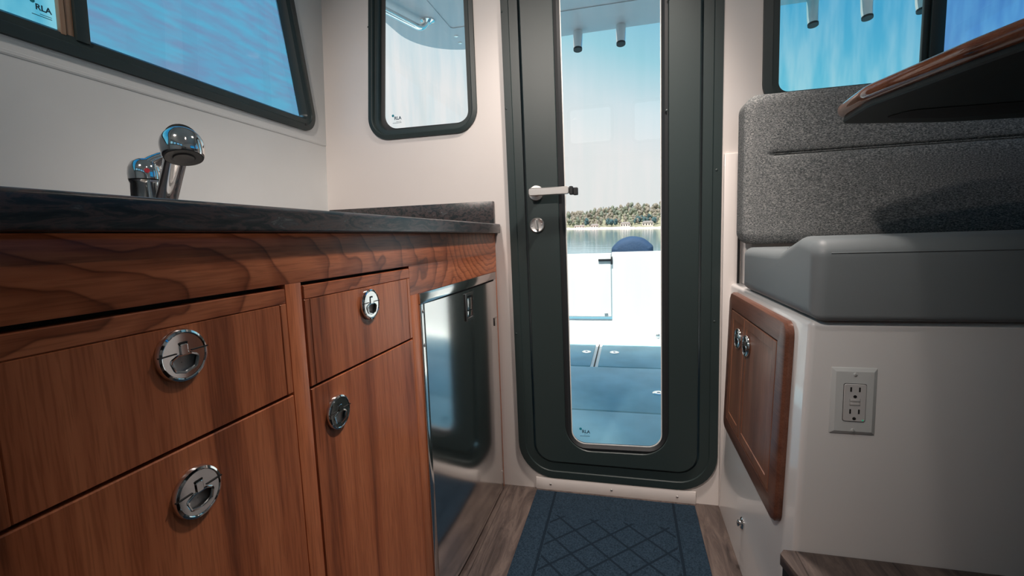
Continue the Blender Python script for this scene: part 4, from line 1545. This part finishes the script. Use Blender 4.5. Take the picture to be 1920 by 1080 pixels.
def crown_bm(kind, seed):
    rnd = random.Random(seed)
    b_ = newbm()
    if kind == 'conifer':
        H = 8.0
        n_ = 14
        rings_ = []
        for i in range(13):
            f = i / 12
            base_r = 2.2 * (1 - f) ** 0.9 + 0.05
            rr_ = base_r * (1.0 if i % 2 == 0 else 0.62)
            rings_.append([b_.verts.new(((rr_ * rnd.uniform(0.8, 1.15)) * math.cos(2 * PI * j / n_), (rr_ * rnd.uniform(0.8, 1.15)) * math.sin(2 * PI * j / n_), 1.2 + f * (H - 1.2) - (0.3 if i % 2 == 0 else 0))) for j in range(n_)])
        for a_, c_ in zip(rings_, rings_[1:]):
            for j in range(n_):
                b_.faces.new((a_[j], a_[(j + 1) % n_], c_[(j + 1) % n_], c_[j]))
        b_.faces.new(rings_[0][::-1])
        b_.faces.new(rings_[-1])
    else:
        for q in range(9):
            c_ = Vector((rnd.uniform(-1.5, 1.5), rnd.uniform(-1.2, 1.2), rnd.uniform(2.6, 6.2)))
            rr_ = rnd.uniform(1.1, 1.9)
            r_ = bmesh.ops.create_icosphere(b_, subdivisions=2, radius=rr_, matrix=Matrix.Translation(c_))
            for v in r_['verts']:
                v.co += (v.co - c_).normalized() * rnd.uniform(-0.16, 0.18) * rr_
    return b_


def trunk_bm():
    b_ = newbm()
    tube(b_, [(0, 0, -0.6), (0, 0, 1.5), (0.05, 0, 4.0)], [0.28, 0.2, 0.1], 8)
    return b_


protos = {}
for kind, mname, cnt in (('brown', 'leaf_brown', 3), ('green', 'leaf_green', 3), ('dark', 'leaf_dark', 2), ('conifer', 'leaf_dark', 2)):
    protos[kind] = []
    for i in range(cnt):
        me = bpy.data.meshes.new(kind + '_crown')
        b_ = crown_bm(kind, i * 11 + len(kind))
        bmesh.ops.recalc_face_normals(b_, faces=b_.faces)
        b_.to_mesh(me)
        b_.free()
        me.materials.append(M[mname])
        protos[kind].append(me)
tm = bpy.data.meshes.new('trunk')
b_ = trunk_bm()
b_.to_mesh(tm)
b_.free()
tm.materials.append(M['bark'])
TL_ = {'brown': ('broadleaf_tree', 'brownish bare-crowned tree among the mixed woods on the far shore', 'brown trees on the far shore'),
       'green': ('broadleaf_tree', 'olive green leafy tree among the mixed woods on the far shore', 'green trees on the far shore'),
       'dark': ('evergreen_tree', 'dark blue green rounded evergreen low on the far shore', 'dark evergreens on the far shore'),
       'conifer': ('conifer_tree', 'small pointed dark conifer on the ridge line of the far shore', 'conifers along the far ridge')}
rnd = random.Random(5)


def plant(kind, x, y, s_):
    nm, lab, grp = TL_[kind]
    t_ = thing(nm, lab, 'tree', (x, y, ground(x, y)), grp)
    t_.scale = (s_ * rnd.uniform(0.62, 0.85), s_ * rnd.uniform(0.62, 0.85), s_ * rnd.uniform(0.95, 1.15))
    t_.rotation_euler = (0, 0, rnd.uniform(0, 6.28))
    for nm_, me in (('crown', rnd.choice(protos[kind])), ('trunk', tm)):
        c_ = bpy.data.objects.new(nm_, me)
        C.objects.link(c_)
        c_.parent = t_


dark_spots = [(-34, 412), (-13, 413), (-16.5, 416), (-9, 414), (7, 424), (11, 428), (15, 424), (18, 430), (23, 418), (20, 436), (13, 440), (9, 434)]
for x, y in dark_spots:
    plant('dark', x, y, rnd.uniform(0.75, 1.05))
for row, (y, n_, s_) in enumerate(((414, 17, 0.7), (426, 22, 0.8), (442, 24, 0.9), (460, 25, 1.0), (480, 26, 1.05), (502, 27, 1.05))):
    for i in range(n_):
        x = (-54 + 86 * (i + 0.5 + rnd.uniform(-0.35, 0.35)) / n_) * y / 404
        if row == 0 and (4 < x < 30 or -8 < x < 1):
            continue
        plant('brown' if rnd.random() < 0.62 else 'green', x, y + rnd.uniform(-4, 4), s_ * rnd.uniform(0.85, 1.15))
for i in range(22):
    plant('conifer', -66 + 102 * (i + rnd.uniform(-0.3, 0.3)) / 22, 512 + rnd.uniform(-5, 5), rnd.uniform(0.75, 1.1))


def house(x, y, wd, hg, dp, lab, roofh=1.2):
    z = ground(x, y) - 0.3
    t_ = thing('house', lab, 'house', (x, y, z))
    b_ = newbm()
    box(b_, (x - wd / 2, y, z), (x + wd / 2, y + dp, z + hg))
    obj('wall', b_, 'house_wall', t_, smooth=False)
    b_ = newbm()
    FHs = Frame((x, y, z + hg), (1, 0, 0), (0, 0, 1), (0, 1, 0))
    a_ = [b_.verts.new(FHs(u, v, h)) for h in (-0.4, dp + 0.4) for u, v in ((-wd / 2 - 0.5, 0), (wd / 2 + 0.5, 0), (wd / 2 - 1.2, roofh), (-wd / 2 + 1.2, roofh))]
    for f in ((3, 2, 1, 0), (4, 5, 6, 7), (0, 1, 5, 4), (1, 2, 6, 5), (2, 3, 7, 6), (3, 0, 4, 7)):
        b_.faces.new([a_[i] for i in f])
    obj('roof', b_, 'house_roof', t_, smooth=False)
    b_ = newbm()
    k_ = max(2, int(wd / 2))
    for i in range(k_):
        cx = x - wd / 2 + wd * (i + 0.5) / k_
        box(b_, (cx - 0.45, y - 0.05, z + hg * 0.4), (cx + 0.45, y - 0.01, z + hg * 0.75))
    obj('window_row', b_, 'dark', t_, smooth=False)


house(-1.0, 408, 8.0, 3.6, 5, 'pale low house in the middle of the far shore')
house(17.5, 412, 9.0, 3.4, 5, 'pale wide house above the grassy bank at the right of the far shore', 1.6)
house(-40, 405, 9.0, 2.3, 4, 'long whitish low house at the left of the far shore', 0.9)
house(-27, 406, 6.5, 2.6, 4, 'small tan house left of the middle of the far shore', 1.3)
for i, x in enumerate((-49, -33, -20.5, 5.5, 21, 27)):
    b_ = newbm()
    y = 403
    c_ = Vector((x, y, ground(x, y) + 0.3))
    r_ = bmesh.ops.create_icosphere(b_, subdivisions=2, radius=1.0, matrix=Matrix.Translation(c_) @ Matrix.Diagonal((1.6 + 0.3 * (i % 3), 1.0, 0.9, 1)))
    for v in r_['verts']:
        v.co += Vector((rnd.uniform(-0.2, 0.2), 0, rnd.uniform(-0.2, 0.2)))
    tag(obj('boulder', b_, 'stone', smooth=False), 'pale boulder on the beach of the far shore', 'rock', 'boulders on the far beach')
